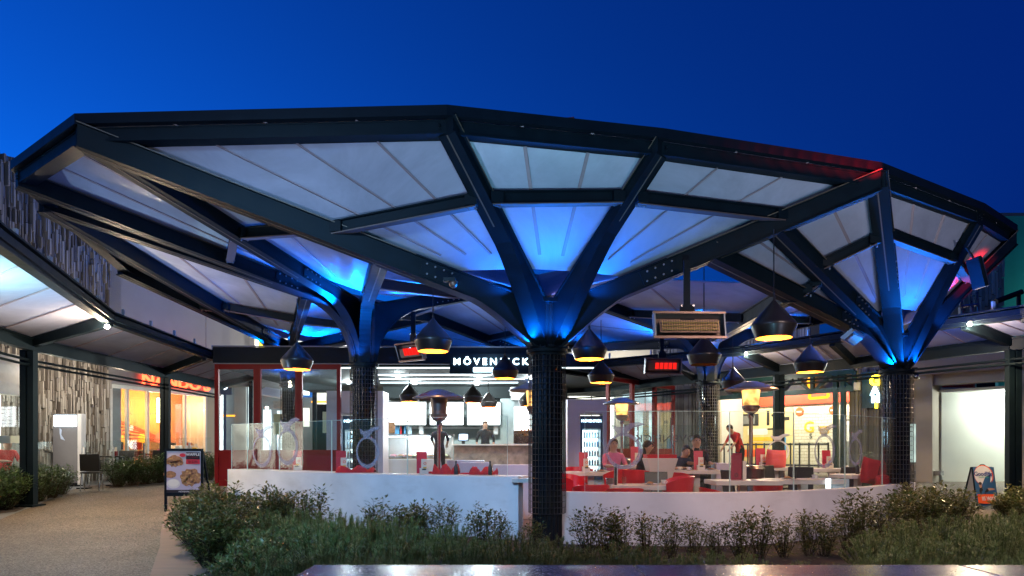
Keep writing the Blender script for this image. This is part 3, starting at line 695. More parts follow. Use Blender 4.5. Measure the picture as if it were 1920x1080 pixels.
# shelf strip under the screens, bright goods
mb = MB(); mb.box((ax(835, 25), 25.2, 2.2), (4.4, .3, .05)); mb.build('shelf', 'white_paint', kio)
cs = [('bottle_blue', 745), ('red_plastic', 755), ('bottle_pale', 768), ('white_paint', 790), ('bottle_blue', 757), ('stainless', 905), ('white_paint', 930)]
for m_, px in cs:
    m = MB(); z = EYE+(HOR-812)/FPX*24.5; m.box((ax(px, 24.5), 24.5, z+.13), (.16, .16, .36)); o = m.build('canister', m_, None, bevel=.02)
    tag(o, {745: 'blue canister first in line from the partition on the back shelf', 755: 'red canister between blue ones on the back shelf', 768: 'pale blue canister past the blue ones on the back shelf', 790: 'white canister under the first menu screen', 757: 'blue canister touching the red one on the back shelf', 905: 'steel canister under the third menu screen', 930: 'white canister at the coffee machine end of the back shelf'}[px], 'canister', 'canisters on the back shelf')
mb = MB(); d = 24.4; mb.box((ax(850, d), d, .5+.62), (5.4, .5, 1.25)); mb.build('rear_counter', 'back_wall', kio)
def displaycase():
    d = 21.4; x0, x1 = ax(722, d), ax(846, d); g = gz(d); w = x1-x0; cx = (x0+x1)/2
    t = thing('display_case', 'curved glass gelato display case lit from inside on a white base', 'display case', (cx, d, g))
    m = MB(); m.box((cx, d+.4, g+.3), (w, .8, .6)); m.box((cx, d+.75, g+.95), (w, .1, .7)); m.build('base', 'white_paint', t, bevel=.02)
    m = MB(); m.box((cx, d+.5, g+1.35), (w+.1, .55, .06)); m.build('top', 'stainless', t, bevel=.01)
    n = 8; pts = [(d-.05+.3*(1-cos(pi/2*k/n)), g+.6+.74*sin(pi/2*k/n)) for k in range(n+1)]
    m = MB(); vs = []
    for y, z in pts: vs += [(x0, y, z), (x1, y, z)]
    m.add(vs, [(2*k, 2*k+1, 2*k+3, 2*k+2) for k in range(n)]); m.build('front_pane', 'window', t)
    m = MB(); m.box((cx, d+.35, g+1.30), (w-.1, .06, .03)); m.build('light_strip', 'led_white', t)
    m = MB(); m.box((cx, d+.04, g+.615), (w, .03, .04)); m.build('trim', 'timber', t)
    for r in range(2):
        for k in range(8):
            mm = MB(); X = x0+.2+(w-.4)*k/7; Y = d+.25+r*.27; mm.box((X, Y, g+.64), (.2, .22, .08)); o = mm.build('tray', 'stainless', t)
            b = MB(); b.ball((X, Y, g+.68), .1, (1, 1, .7), 10); b.build('gelato', random.choice(['gel_a', 'gel_b', 'gel_c', 'gel_d']), o, smooth=True)
    plight('case_light', (cx, d+.3, g+1.2), 22, (.95, 1, 1), .3)
for k, c in zip('abcd', ((.7, .55, .4), (.65, .3, .35), (.55, .6, .4), (.35, .2, .12))): mat('gel_'+k, c, .6, noise=.1, bump=.2)
displaycase()
d = 21.6; g = gz(d)
t = thing('service_counter', 'brown stone service counter with white panel beside the display case', 'counter', (ax(925, d), d, g))
m = MB(); m.box((ax(925, d), d+.35, g+.5), (2.5, .65, 1.0)); m.build('body', 'stone_counter', t); m = MB(); m.box((ax(925, d), d+.33, g+1.03), (2.6, .75, .05)); m.build('top', 'white_paint', t, bevel=.008)
t = thing('coffee_machine', 'chrome espresso machine with cups on top at the counter end', 'coffee machine', (ax(985, d), d+.3, g+1.05))
m = MB(); m.box((ax(985, d), d+.35, g+1.2), (.75, .5, .3)); m.box((ax(985, d), d+.42, g+1.42), (.75, .35, .16)); m.build('body', 'chrome', t, bevel=.02)
for k in range(2): m = MB(); X = ax(980+k*14, d); m.tube((X, d+.05, g+1.3), (X, d+.05, g+1.38), .045, 12); m.tube((X, d+.05, g+1.33), (X, d-.12, g+1.31), .014, 8); m.build('brew_head', 'black_plastic', t)
for k in range(4): m = MB(); m.tube((ax(978, d)+k*.11, d+.4, g+1.5), (ax(978, d)+k*.11, d+.4, g+1.57), .03, 10, .04); m.build('cup', 'white_paint', t)
t = thing('till_screen', 'small lit till screen on a stand between display case and counter', 'screen', (ax(868, d), d+.2, g+1.05))
m = MB(); m.box((ax(868, d), d+.2, g+1.28), (.34, .04, .26)); m.box((ax(868, d), d+.24, g+1.1), (.1, .1, .12)); m.build('casing', 'black_plastic', t); m = MB(); m.box((ax(868, d), d+.176, g+1.28), (.29, .005, .2)); m.build('display', 'screen_blue', t)
emis('screen_blue', (.45, .65, .9), 1.6, .3, 12)
t = thing('recipe_poster', 'small framed waffle poster standing on the display case end', 'poster', (ax(728, 21.5), 21.8, g+1.39)); m = MB(); m.box((ax(728, 21.5), 21.8, g+1.58), (.32, .03, .36)); m.build('board', 'waffle_print', t)

# ------------------------------------------------------------------ rear lane buildings seen through the kiosk and under the canopy
mat('lane_wall', (.42, .41, .38), .8, noise=.1, nscale=1)
emis('shop_glow', (1, .90, .74), 2.6, .45, 1.2); emis('shop_glow_cool', (.82, .95, 1), 2.4, .5, 1.1); emis('shop_glow_dim', (.75, .85, .9), .9, .5, 1.0)
def laneshop(name, label, x0, x1, y, z1, bays, sgn=None, wall='lane_wall', glow='shop_glow_cool', zw=3.9, z0w=.6):
    g = gz(y); t = thing(name, label, 'building', ((x0+x1)/2, y, g))
    m = MB(); m.box(((x0+x1)/2, y+.2, (zw+g+z1)/2), (x1-x0, .4, z1-zw-g)); n = bays; w = (x1-x0)/n
    for k in range(n+1): m.box((x0+k*w, y+.15, g+zw/2), (.3, .3, zw))
    m.build('wall', wall, t)
    m = MB(); m.box(((x0+x1)/2, y+4, (g+z1)/2), (x1-x0, 7.4, z1-g-.1)); m.build('rear_volume', wall, t)
    for k in range(n):
        X = x0+(k+.5)*w; m = MB(); fw = w-.32
        for s_ in (-1, 0, 1): m.box((X+s_*(fw/2-.03), y+.1, g+zw/2), (.06, .08, zw))
        m.box((X, y+.1, g+zw-.05), (fw, .08, .1)); m.box((X, y+.1, g+.06), (fw, .08, .12)); f = m.build('window', 'grey_trim', t)
        m = MB(); m.box((X, y+.12, g+zw/2), (fw-.04, .01, zw-.1)); m.build('pane', 'window', f)
        m = MB(); m.box((X, y+.28, g+zw/2), (fw, .02, zw)); m.build('lit_interior', [glow, 'shop_glow_dim'][k % 2], f)
        for q in range(4):
            m = MB(); hh = random.uniform(.4, 2.6); m.box((X+random.uniform(-.4, .4)*fw, y+.2, g+.2+hh/2+random.uniform(0, .8)), (random.uniform(.15, .5), .06, hh)); m.build('display', random.choice(['steel', 'grey_trim', 'timber', 'bottle_blue', 'paper', 'black_plastic']), f)
    m = MB(); m.box(((x0+x1)/2, y-.5, g+zw+.12), (x1-x0, 1.2, .14)); m.build('awning', 'grey_trim', t)
    m = MB(); m.box(((x0+x1)/2, y-.06, g+zw+.45), ((x1-x0)*.9, .1, .45)); m.build('sign_band', 'steel_dark', t)
    return t
for x_, y_ in ((-12, 31), (-7.5, 31.5), (-3, 32), (5, 32)): plight('lane_fill', (x_, y_, 5.0), 650, (.92, .97, 1), .04)  # added fill to brighten the lane walls
L1 = laneshop('lane_shop', 'cream shop building in the lane behind the red folding doors', -17, -7.2, 33, 7.2, 4, glow='shop_glow_cool')
L2 = laneshop('lane_shop', 'pale shop building with dark band seen past the white partition', -7.0, 2.5, 34, 6.2, 4, glow='shop_glow')
L3 = laneshop('lane_shop', 'long beige building rising behind the far side of the canopy', 2.7, 11, 35, 7.8, 3, wall='beige_wall', glow='shop_glow')
m = MB(); y = 30; X = ax(501, y); Z = EYE+(HOR-716)/FPX*y; t = thing('arch_sign', 'dark hanging sign with a yellow arched letter behind the second red door', 'sign', (X, y, Z))
m.box((X, y, Z), (.62, .1, .85)); m.tube((X-.1, y+.05, Z-3.0), (X-.1, y+.05, Z), .05, 8); m.build('board', 'black_plastic', t)
m = MB()
for s_ in (-1, 1):
    pts = [(X+s_*.13+.13*cos(pi*k/10), y-.06, Z-.22+.42*sin(pi*k/10)) for k in range(11)]; m.path(pts, .035, 6)
m.build('letter', 'sign_yellow', t)
m = MB(); m.box((X+.26, y-.055, Z+.05), (.08, .01, .7)); m.build('stripe', 'heater_glow', t)
y = 28; X = ax(421, y); Z = EYE+(HOR-722)/FPX*y; t = thing('shop_sign', 'dark blue hanging sign with white drop emblem behind the first red door', 'sign', (X, y, Z))
m = MB(); m.box((X, y, Z), (.62, .08, .8)); m.tube((X, y+.05, gz(y)), (X, y+.05, Z), .05, 8); m.build('board', 'navy_board', t); mat('navy_board', (.02, .04, .12), .4)
m = MB(); ring_decal(m, (X, y-.05, Z-.03), (1, 0, 0), .17, .2); m.lathe([(0, 0), (.06, 0), (.06, .02)], (X, y-.06, Z), 12, mtx=Matrix.Rotation(R(90), 3, 'X')); m.build('emblem', 'sign_white2', t); emis('sign_white2', (.9, .95, 1), 2.2)
text('DG', .42, 'lettering', 'sign_white2', L1, (ax(432, 32), 32.8, EYE+(HOR-800)/FPX*32.8), ext=.01, shear=.3, bold=.01)
y = 29.0; X = ax(622, y); Z = EYE+(HOR-707)/FPX*y; t = thing('louvre_light', 'bright cyan louvred light fixture hanging behind the third red door', 'lamp', (X, y, Z))
m = MB(); m.box((X, y+.1, Z+.05), (.9, .3, .75)); m.build('housing', 'steel_dark', t)
for k in range(4): m = MB(); m.box((X, y-.06, Z+.28-k*.15), (.75, .02, .08)); m.build('tube', 'led_cyan', t)
emis('led_cyan', (.3, .85, 1), 9)
for px, w in ((470, .16), (547, .22), (590, .18)):
    y = 27.2; X = ax(px, y); m = MB(); m.tube((X, y, gz(y)), (X, y, 4.3), w/2, 14); o = m.build('lane_post', 'steel', None, smooth=True)
    tag(o, {470: 'slim dark lane post behind the first red folding door', 547: 'thick dark lane post behind the second red folding door', 590: 'dark lane post behind the third red folding door'}[px], 'post', 'posts along the rear lane')
for px, a, b in ((523, 776, 815), (615, 772, 812)):
    y = 20.3; X = ax(px, y); z0, z1 = EYE+(HOR-b)/FPX*y, EYE+(HOR-a)/FPX*y; m = MB(); m.box((X, y, (z0+z1)/2), (.32, .012, z1-z0)); m.tube((X, y+.03, gz(y)), (X, y+.03, z1), .02, 8)
    m.box((X, y+.03, gz(y)+.015), (.3, .3, .03)); o = m.build('menu_poster', 'paper_yellow', None); tag(o, {523: 'cream menu poster on a stand inside the second red door', 615: 'cream menu poster on a stand inside the third red door'}[px], 'poster', 'menu posters inside the doors')
mat('paper_yellow', (.62, .60, .38), .8)

t = thing('lane_stall', 'white lane stall with lit panels and slanted awning behind the folding doors', 'stall', (ax(560, 28.5), 28.5, gz(28.5)))
def lrect(px0, px1, py0, py1, m_, nm, d=28.5, th=.06):
    m = MB(); m.box(((ax(px0, d)+ax(px1, d))/2, d, EYE+(HOR-(py0+py1)/2)/FPX*d), (ax(px1, d)-ax(px0, d), th, (py1-py0)/FPX*d)); m.build(nm, m_, t)
lrect(486, 655, 690, 870, 'lane_grey', 'wall', 29.2, .2); lrect(494, 508, 768, 850, 'led_panel', 'lit_door'); lrect(527, 545, 700, 738, 'led_panel', 'lit_sign'); lrect(513, 545, 752, 766, 'lane_wall', 'sign_band'); lrect(565, 588, 708, 745, 'blue_board', 'lit_sign', 28.4); lrect(569, 580, 712, 741, 'led_panel', 'lit_sign', 28.3); lrect(594, 645, 718, 762, 'warm_glow', 'lit_wall'); lrect(584, 642, 752, 755, 'lamp_orange', 'light_line', 28.2); lrect(567, 580, 765, 800, 'warm_glow', 'lit_shelf'); lrect(588, 615, 758, 850, 'steel_dark', 'dark_door', 28.3); lrect(520, 534, 770, 845, 'led_panel', 'lit_menu'); lrect(537, 546, 772, 786, 'steel_dark', 'menu_frame', 28.3)
m = MB(); d = 28.0; m.plate([(ax(492, d), d-.8, EYE+(HOR-742)/FPX*d), (ax(546, d), d-.8, EYE+(HOR-752)/FPX*d), (ax(546, d), d+.4, EYE+(HOR-735)/FPX*d), (ax(492, d), d+.4, EYE+(HOR-726)/FPX*d)], .05); m.build('awning', 'white_paint', t)
lrect(408, 480, 700, 870, 'lane_grey', 'wall', 30.5, .2); lrect(412, 418, 730, 850, 'led_panel', 'lit_strip', 30); lrect(440, 462, 720, 850, 'lane_wall', 'pillar', 29.9); lrect(466, 472, 700, 850, 'led_panel', 'lit_strip', 29.8); lrect(418, 440, 778, 781, 'lamp_orange', 'light_line', 29.8)
mat('lane_grey', (.30, .32, .32), .7, noise=.15, nscale=2); emis('led_panel', (.86, .96, 1), 1.5, .35, 2.2); emis('warm_glow', (1, .93, .78), 1.1, .35, 1.5); emis('blue_board', (.03, .18, .6), .6)  # lit door, wall and shelf are no lamps; brightness put in as emission
# ------------------------------------------------------------------ left: stone clad block, orange grill restaurant, walkway awning
def wallframe(A, B):
    A = Vector((*A, 0)); B = Vector((*B, 0)); d = (B-A).normalized(); nrm = Vector((d.y, -d.x, 0)); L = (B-A).length; rz = atan2(d.y, d.x)
    def P(u, out, z): return A+d*u+nrm*out+Vector((0, 0, z))
    def U(px): k = (px-960)/FPX; return (k*A.y-A.x)/(d.x-k*d.y)
    return P, U, L, rz, d, nrm
def ZP(p, py): return EYE+(HOR-py)/FPX*p.y
def cladmat(name, a, b):
    m = mat(name, a, .9, bump=.7, bscale=22, nscale=3); n = m.node_tree.nodes; l = m.node_tree.links
    g = n.new('ShaderNodeNewGeometry'); r = n.new('ShaderNodeValToRGB'); r.color_ramp.elements[0].color = a+(1,); r.color_ramp.elements[1].color = b+(1,); l.new(g.outputs['Random Per Island'], r.inputs[0]); l.new(r.outputs[0], n['Principled BSDF'].inputs['Base Color'])
cladmat('stone_clad', (.15, .125, .105), (.38, .345, .30))
def stoneclad(mb, P, rz, u0, u1, z0, z1, w=.048):
    u = u0
    while u < u1:
        ww = w*random.uniform(.6, 1.3); z = z0
        while z < z1:
            h = random.uniform(.15, .9); h = min(h, z1-z); dp = random.choice((.02, .05, .10, .15))*random.uniform(.8, 1.2)
            mb.box(P(u+ww/2, dp/2, z+h/2), (ww*.86, dp+.02, h-.02), rz); z += h
        u += ww
PL, UL, LL, rzL, dL, nL = wallframe((-13.5, 18), (-11.2, 25))
sb = thing('stone_building', 'tall building clad in rough vertical stone strips behind the directory totem', 'building', tuple(PL(1, 0, .4)))
u_end = UL(201); u_lo = UL(30)
mb = MB(); stoneclad(mb, PL, rzL, -2.5, u_end, 0, 9.2); mb.build('stone_wall', 'stone_clad', sb)
mb = MB(); mb.box(PL((-2.5+u_end)/2, -1.5, 4.6), (u_end+2.5, 3.0, 9.18), rzL); mb.box(PL(u_end/2-1, -.03, 4.6), (u_end+3, .06, 9.2), rzL); mb.build('wall', 'grey_trim', sb)
bw = thing('beige_building', 'plain beige rendered upper wall above the orange lit restaurant', 'building', tuple(PL(6, 0, .5)))
m = MB(); uu = UL(386); m.box(PL((u_end+uu)/2, -.5, 6.1), (uu-u_end-.02, 1, 4.4), rzL); m.box(PL(uu+1.2, -.5, 6.1), (2.36, 1, 4.4), rzL); m.box(PL(uu+.3, -.55, 2.2), (.5, .9, 3.4), rzL); m.build('wall', 'beige_wall', bw)
plight('wall_fill', PL(.2, 1.6, 3.4), 55, (1, .86, .66), .04); plight('wall_fill', PL(2.2, 1.6, 3.4), 55, (1, .86, .66), .04)  # added fill lifting the stone cladding, no fixture here
# window frontage at the extreme left
ws = thing('shopfront', 'bright shop window at the picture edge beyond the glass barrier', 'shopfront', (-11.9, 15.0, .2))
m = MB(); m.box((-12.6, 15.2, 3.25), (.3, 4.4, 1.0), R(-8)); m.box((-12.6, 15.2, .45), (.3, 4.4, .4), R(-8)); m.build('wall', 'pale_trim', ws)
m = MB()
for k in range(4): m.box((-12.8+.2*k, 13.2+1.4*k, 1.6), (.1, .1, 2.4))
fr = m.build('window_frame', 'grey_trim', ws); m = MB(); m.box((-12.55, 15.2, 1.7), (.02, 4.2, 2.2), R(-8)); m.build('pane', 'window', fr)
m = MB(); m.box((-13.4, 15.4, 1.7), (.02, 4.2, 2.3), R(-8)); m.build('lit_interior', 'shop_glow', ws)
# restaurant
nr = thing('grill_restaurant', 'orange lit restaurant front with tall glass panes and glowing red sign', 'restaurant', tuple(PL(u_end+2, 0, .5)))
ua, ub = u_end+.05, UL(387)
zt0, zt1 = 3.42, 3.42
m = MB()
m.box(PL((ua+ub)/2, .05, 3.75), (ub-ua+.3, .25, .62), rzL); m.build('sign_band', 'grey_trim', nr)
m = MB()
for u in [ua+.06, UL(238), UL(276), UL(308), UL(346), ub-.06]: m.box(PL(u, 0, (gz(22)+3.42)/2), (.08, .1, 3.42-gz(22)), rzL)
m.box(PL((ua+ub)/2, 0, 3.38), (ub-ua, .12, .12), rzL); m.box(PL((ua+ub)/2, 0, .68), (ub-ua, .12, .2), rzL); f = m.build('window_frame', 'pale_trim', nr)
us = [ua+.06, UL(238), UL(276), UL(308), UL(346), ub-.06]
for a, b in zip(us, us[1:]): m = MB(); m.box(PL((a+b)/2, 0, 2.0), (b-a-.09, .012, 2.7), rzL); m.build('pane', 'window', f)
mat('orange_wall', (.62, .21, .05), .8, noise=.12, nscale=2); mat('orange_wall_red', (.58, .10, .05), .8, noise=.12, nscale=2)
m = MB(); m.box(PL((ua+ub)/2, -1.6, 1.95), (ub-ua+2.6, .1, 3.3), rzL); m.build('back_wall', 'orange_wall', nr)
m = MB(); m.box(PL((ua+ub)/2, -1.0, 3.5), (ub-ua+1.5, 1.4, .06), rzL); m.box(PL((ua+ub)/2, -.9, .55), (ub-ua+1.5, 1.6, .04), rzL); m.build('ceiling', 'beige_wall', nr)
# painted swooshes and fruit shapes on the wall
def onwall(u, z): return PL(u, -1.535, z)
w_ = ub-ua
m = MB()
for k in range(6):
    pts = [onwall(ua-.2+w_*.85*t/12, 1.25+.14*k+.55*sin(t/12*2.2+.2*k)) for t in range(13)]; m.path(pts, .018, 5)
m.build('painted_curves', 'orange_wall_red', nr)
for u, z, r_, c in ((.34, 2.0, .22, 0), (.44, 1.72, .2, 0), (.27, 1.6, .12, 1), (.55, 2.15, .1, 1), (.56, 1.55, .13, 1), (.2, 1.75, .28, 2), (.66, 1.8, .18, 0), (.15, 1.5, .18, 2), (.86, 1.75, .3, 2)):
    m = MB(); m.lathe([(0, .012), (r_*.55, .012), (r_, .0)], onwall(ua+w_*u, z), 20, mtx=Matrix.Rotation(rzL, 3, 'Z')@Matrix.Rotation(R(90), 3, 'X')); m.build('painted_fruit', ['yellow_paint', 'paper', 'pink_paint'][c], nr)
mat('pink_paint', (.62, .16, .10), .7)
for u in (.07, .66):
    m = MB(); m.tube(PL(ua+w_*u, -.7, 2.35), PL(ua+w_*u, -.7, 3.2), .13, 16); m.build('lamp_shade', 'lamp_tube', nr); plight('restaurant_lamp', PL(ua+w_*u+.3, -.75, 2.7), 75, (1, .52, .22), .05)
emis('lamp_tube', (1, .82, .5), 7)
plight('restaurant_fill', PL(ua+w_*.5, -.5, 3.2), 60, (1, .58, .3), .05); plight('restaurant_fill', PL(ua+w_*.85, -.5, 2.9), 60, (1, .45, .3), .05)
for k in range(5):
    u = ua+w_*(.12+.18*k); m = MB(); m.box(PL(u, -.75, 1.38), (.62, .5, .05), rzL); m.box(PL(u, -.75, 1.0), (.06, .06, .74), rzL); m.build('table', 'timber', nr); m = MB(); m.box(PL(u+.42, -.8, 1.12), (.36, .36, .05), rzL); m.box(PL(u+.58, -.8, 1.4), (.05, .36, .5), rzL); m.build('chair', ['steel_dark', 'red_paint', 'timber'][k % 3], nr)
for u, z, h in ((.12, 2.75, .3), (.3, 2.55, .2), (.47, 2.62, .26), (.8, 2.6, .22)): m = MB(); m.path([onwall(ua+w_*u-.35+.7*t/10, z+h*sin(t/10*3.1)*.6) for t in range(11)], .014, 5); m.build('painted_curve', 'pink_paint', nr)
text("NANDO'S", .5, 'lettering', 'sign_red', nr, PL(UL(322), .26, 3.68), dL, ext=.02, bold=.012, width=1.35)
plight('red_sign_glow', PL(UL(330), .8, 3.8), 20, (1, .1, .03), .3)
m = MB(); m.box(PL(ub-.5, -.8, 1.05), (.9, .6, 1.0), rzL); m.build('counter', 'white_paint', nr, bevel=.02); m = MB(); m.box(PL(ub-1.3, -1.0, .95), (.5, .4, .8), rzL); m.build('bin', 'yellow_paint', nr)

def awning(name, label, front, inner, posts, lamps, zf=3.93, zi=3.62, rafter_at=()):
    t = thing(name, label, 'awning', (front[len(front)//2][0], front[len(front)//2][1], 0))
    V = lambda p, z: Vector((p[0], p[1], z))
    for a, b in zip(front, front[1:]):
        m = MB(); m.bar(V(a, zf), V(b, zf), .16, .07); m.bar(V(a, zf+.09), V(b, zf+.09), .24, .11); m.bar(V(a, zf+.19), V(b, zf+.19), .3, .03); m.build('front_beam', 'steel', t)
        n = max(1, int((Vector(b)-Vector(a)).length/1.1))
        for k in range(n):
            q = Vector(a).lerp(Vector(b), (k+.5)/n); m = MB(); m.box((q.x, q.y, zf+.29), (.05, .05, .18)); m.build('bracket', 'pale_trim', t)
    for a, b in zip(inner, inner[1:]):
        m = MB(); m.bar(V(a, zi), V(b, zi), .14, .24); m.bar(V(a, zi+.13), V(b, zi+.13), .22, .03); m.build('inner_beam', 'steel', t)
        for k, dz in enumerate((-.32, -.42)):
            off_ = Vector((0, -.12-.1*k, 0)); m = MB(); m.tube(V(a, zi+dz)+off_, V(b, zi+dz)+off_, .028, 8)
            m.build('pipe', 'steel', t)
    N = len(front)
    for i in range(N-1):
        mb = MB(); k = 8; vs = []
        for j in range(k+1):
            f_, g_ = Vector(front[i]).lerp(Vector(front[i+1]), j/k), Vector(inner[i]).lerp(Vector(inner[i+1]), j/k)
            vs += [V(f_, zf+.16), V(g_, zi+.17)]
        fs = [(2*j, 2*j+1, 2*j+3, 2*j+2) for j in range(k)]
        mb.add(vs, fs); mb.add([v+Vector((0,0,.02)) for v in vs], fs)
        for j in range(1, 4):
            f_, g_ = Vector(front[i]).lerp(Vector(front[i+1]), j/4), Vector(inner[i]).lerp(Vector(inner[i+1]), j/4)
            mb.bar(V(f_, zf+.147), V(g_, zi+.157), .03, .012, 1)
        mb.build('roof_panel', ['polycarbonate', 'batten'], t)
    for i in range(N):
        if rafter_at and i not in rafter_at: continue
        m = MB(); a, b = V(front[i], zf-.0), V(inner[i], zi+.06); m.bar(a, b, .12, .2); m.build('rafter', 'steel', t)
    for (x, y, w) in posts:
        m = MB(); g = gz(y); m.box((x-w*.27, y, (g+zi-.1)/2), (w*.42, w*.5, zi-g-.1)); m.box((x+w*.27, y, (g+zi-.1)/2), (w*.42, w*.5, zi-g-.1)); m.box((x, y, (g+zi)/2), (w*.2, w*.3, zi-g-.2)); m.box((x, y, g+.02), (w*1.5, w*1.4, .04)); m.build('post', 'steel', t)
    for (x, y, z, e) in lamps:
        m = MB(); m.box((x, y, z+.05), (.12, .12, .10)); o = m.build('lamp', 'steel_dark', t); m = MB(); m.ball((x, y-.04, z-.02), .045, n=12); m.build('bulb', 'lamp_star', o, smooth=True)
        plight('awning_lamp', (x, y-.12, z-.12), e*1.3, (1, .70, .36), .05, 165, (x, y-.2, 0), .6); plight('awning_lamp', (x, y-.14, z-.16), e*.42, (1, .76, .52), .04)
    return t
frL = [(-4.9, 4.4), (-6.3, 8.3), (-8.0, 13.5), (-8.35, 18.5), (-8.4, 23)]
inL = [(-8.6, 4.4), (-9.3, 10.0), (-10.2, 14.5), (-10.2, 20), (-10.2, 24)]
awning('walkway_awning', 'curved walkway awning with lit translucent panels along the stone clad building', frL, inL, [(ax(54, 14.5), 14.5, .3), (ax(310, 20), 20, .27)], [(ax(206, 13.45), 13.4, EYE+(HOR-611)/FPX*13.4, 220)])
frR = [(11.2, 8.5), (ax(1920, 12.95), 12.95), (ax(1808, 13.8), 13.8), (ax(1560, 16.0), 16.0), (ax(1398, 18.0), 18.0), (ax(1262, 19.4), 19.4), (2.4, 21.0), (-2, 24)]
inR = [(14, 10.5), (11.6, 13.2), (ax(1895, 14.4), 14.4), (ax(1600, 17.6), 17.6), (ax(1460, 19.2), 19.2), (ax(1300, 21.6), 21.6), (3.6, 24.5), (-1, 27.5)]
awning('walkway_awning', 'dark framed walkway awning sweeping behind the canopy past the white corridor', frR, inR, [(ax(1900, 14.4), 14.4, .28), (ax(1460, 19.2), 19.2, .29)], [(ax(1813, 13.75), 13.7, EYE+(HOR-606)/FPX*13.7, 240), (ax(1397, 18.0), 17.95, EYE+(HOR-662)/FPX*17.95, 220)])
fn = MB(); fn.box((ax(1058, 8.9), 8.9, 5.58), (.32, .4, .12), R(-14)); o = fn.build('roof_vent', 'roof_red', None); mat('roof_red', (.18, .012, .03), .5); tag(o, 'small dark red vent box peeking over the canopy front edge', 'vent')

# ------------------------------------------------------------------ right: burger restaurant, fluted wall, corridor, upper blocks
PR, UR, LR_, rzR, dR, nR = wallframe((7.0, 27), (15, 17))
def PU(px, out=0): u = UR(px); return PR(u, out, 0)
def zr(px, py): p = PU(px); return EYE+(HOR-py)/FPX*p.y
gr = thing('burger_restaurant', 'bright restaurant with white brick walls, red band and green timber truss front', 'restaurant', tuple(PU(1460)))
u0, u1 = UR(1338), UR(1590); G = gz(24); HT = 3.75
mat('white_brick', (.66, .60, .48), .7)
def brickmat():
    n = M['white_brick'].node_tree.nodes; l = M['white_brick'].node_tree.links; b = n['Principled BSDF']
    tc = n.new('ShaderNodeTexCoord'); mp = n.new('ShaderNodeMapping'); mp.inputs['Rotation'].default_value = (R(90), 0, 0); sp = n.new('ShaderNodeSeparateXYZ'); cb = n.new('ShaderNodeCombineXYZ')
    ad = n.new('ShaderNodeMath'); ad.operation = 'SUBTRACT'; l.new(tc.outputs['Object'], sp.inputs[0]); l.new(sp.outputs[0], ad.inputs[0]); l.new(sp.outputs[1], ad.inputs[1]); l.new(ad.outputs[0], cb.inputs[0]); l.new(sp.outputs[2], cb.inputs[1])
    br = n.new('ShaderNodeTexBrick'); br.inputs['Scale'].default_value = 1; br.inputs['Brick Width'].default_value = .32; br.inputs['Row Height'].default_value = .12; br.inputs['Mortar Size'].default_value = .01
    br.inputs['Color1'].default_value = (.68, .62, .52, 1); br.inputs['Color2'].default_value = (.60, .54, .44, 1); br.inputs['Mortar'].default_value = (.36, .30, .22, 1)
    l.new(cb.outputs[0], br.inputs[0]); l.new(br.outputs[0], b.inputs['Base Color'])
brickmat()
BK = -3.2
m = MB(); m.box(PR((u0+u1)/2+.6, BK, G+1.45), (u1-u0+4, .1, 2.9), rzR); m.build('brick_wall', 'white_brick', gr)
m = MB(); m.box(PR((u0+u1)/2+.6, BK+.12, G+2.72), (u1-u0+4, .16, .38), rzR); m.build('red_band', 'orange_red', gr); mat('orange_red', (.75, .045, .012), .5)
m = MB(); m.box(PR((u0+u1)/2+.6, BK+.02, G+3.3), (u1-u0+4, .1, .8), rzR); m.build('upper_wall', 'grey_trim', gr)
m = MB(); m.box(PR(u0-.75, BK/2, G+1.9), (.1, -BK, 3.8), rzR); m.box(PR(u1+1.2, BK/2-.05, G+1.9), (.1, -BK, 3.8), rzR); m.box(PR((u0+u1)/2, BK/2, G+3.85), (u1-u0+2, -BK, .06), rzR); m.build('side_wall', 'lane_wall', gr)
for k in range(5): m = MB(); u = u0+.3+(u1-u0)*k/4.2; m.bar(PR(u, -.3, G+3.2), PR(u+.5, -.3, G+3.72), .05, .05); m.bar(PR(u+.5, -.32, G+3.72), PR(u+1.0, -.32, G+3.2), .05, .05); m.build('brace', 'white_paint', gr)
# truss + posts
def trussbeam(ua, ub, zl, zu):
    m = MB(); m.bar(PR(ua, .1, zl), PR(ub, .1, zl), .12, .16); m.bar(PR(ua, .1, zu), PR(ub, .1, zu), .12, .14); n = 4
    for k in range(n):
        a, b = ua+(ub-ua)*k/n, ua+(ub-ua)*(k+1)/n; mid = (a+b)/2
        m.bar(PR(a+.04, .1, zl), PR(mid, .1, zu), .08, .1); m.bar(PR(mid, .102, zu), PR(b-.04, .102, zl), .08, .1); m.box(PR(b, .1, (zl+zu)/2), (.12, .12, zu-zl), rzR)
    m.build('truss', 'green_steel', gr)
m = MB(); m.box(PR((u0+u1)/2, -.12, G+3.3), (u1-u0+.3, .1, 1.05), rzR); m.build('transom_board', 'pale_trim', gr)
zl = G+2.72; trussbeam(u0-.2, u1+.25, zl, G+3.28)
for px in (1570, 1584): m = MB(); p = PU(px, .1); m.box((p.x, p.y, G+1.6), (.14, .14, 3.2), rzR); m.build('green_post', 'green_steel', gr)
for px in (1427, 1493): m = MB(); m.lathe([(0, .03), (.16, .03), (.18, 0)], PR(UR(px)-.25, BK+.06, G+2.25), 22, mtx=Matrix.Rotation(rzR, 3, 'Z')@Matrix.Rotation(R(90), 3, 'X')); q = m.build('round_badge', 'orange_paint', gr); m = MB(); m.box(PR(UR(px)-.25, BK+.1, G+2.25), (.2, .01, .05), rzR); m.build('stripe', 'white_paint', q)
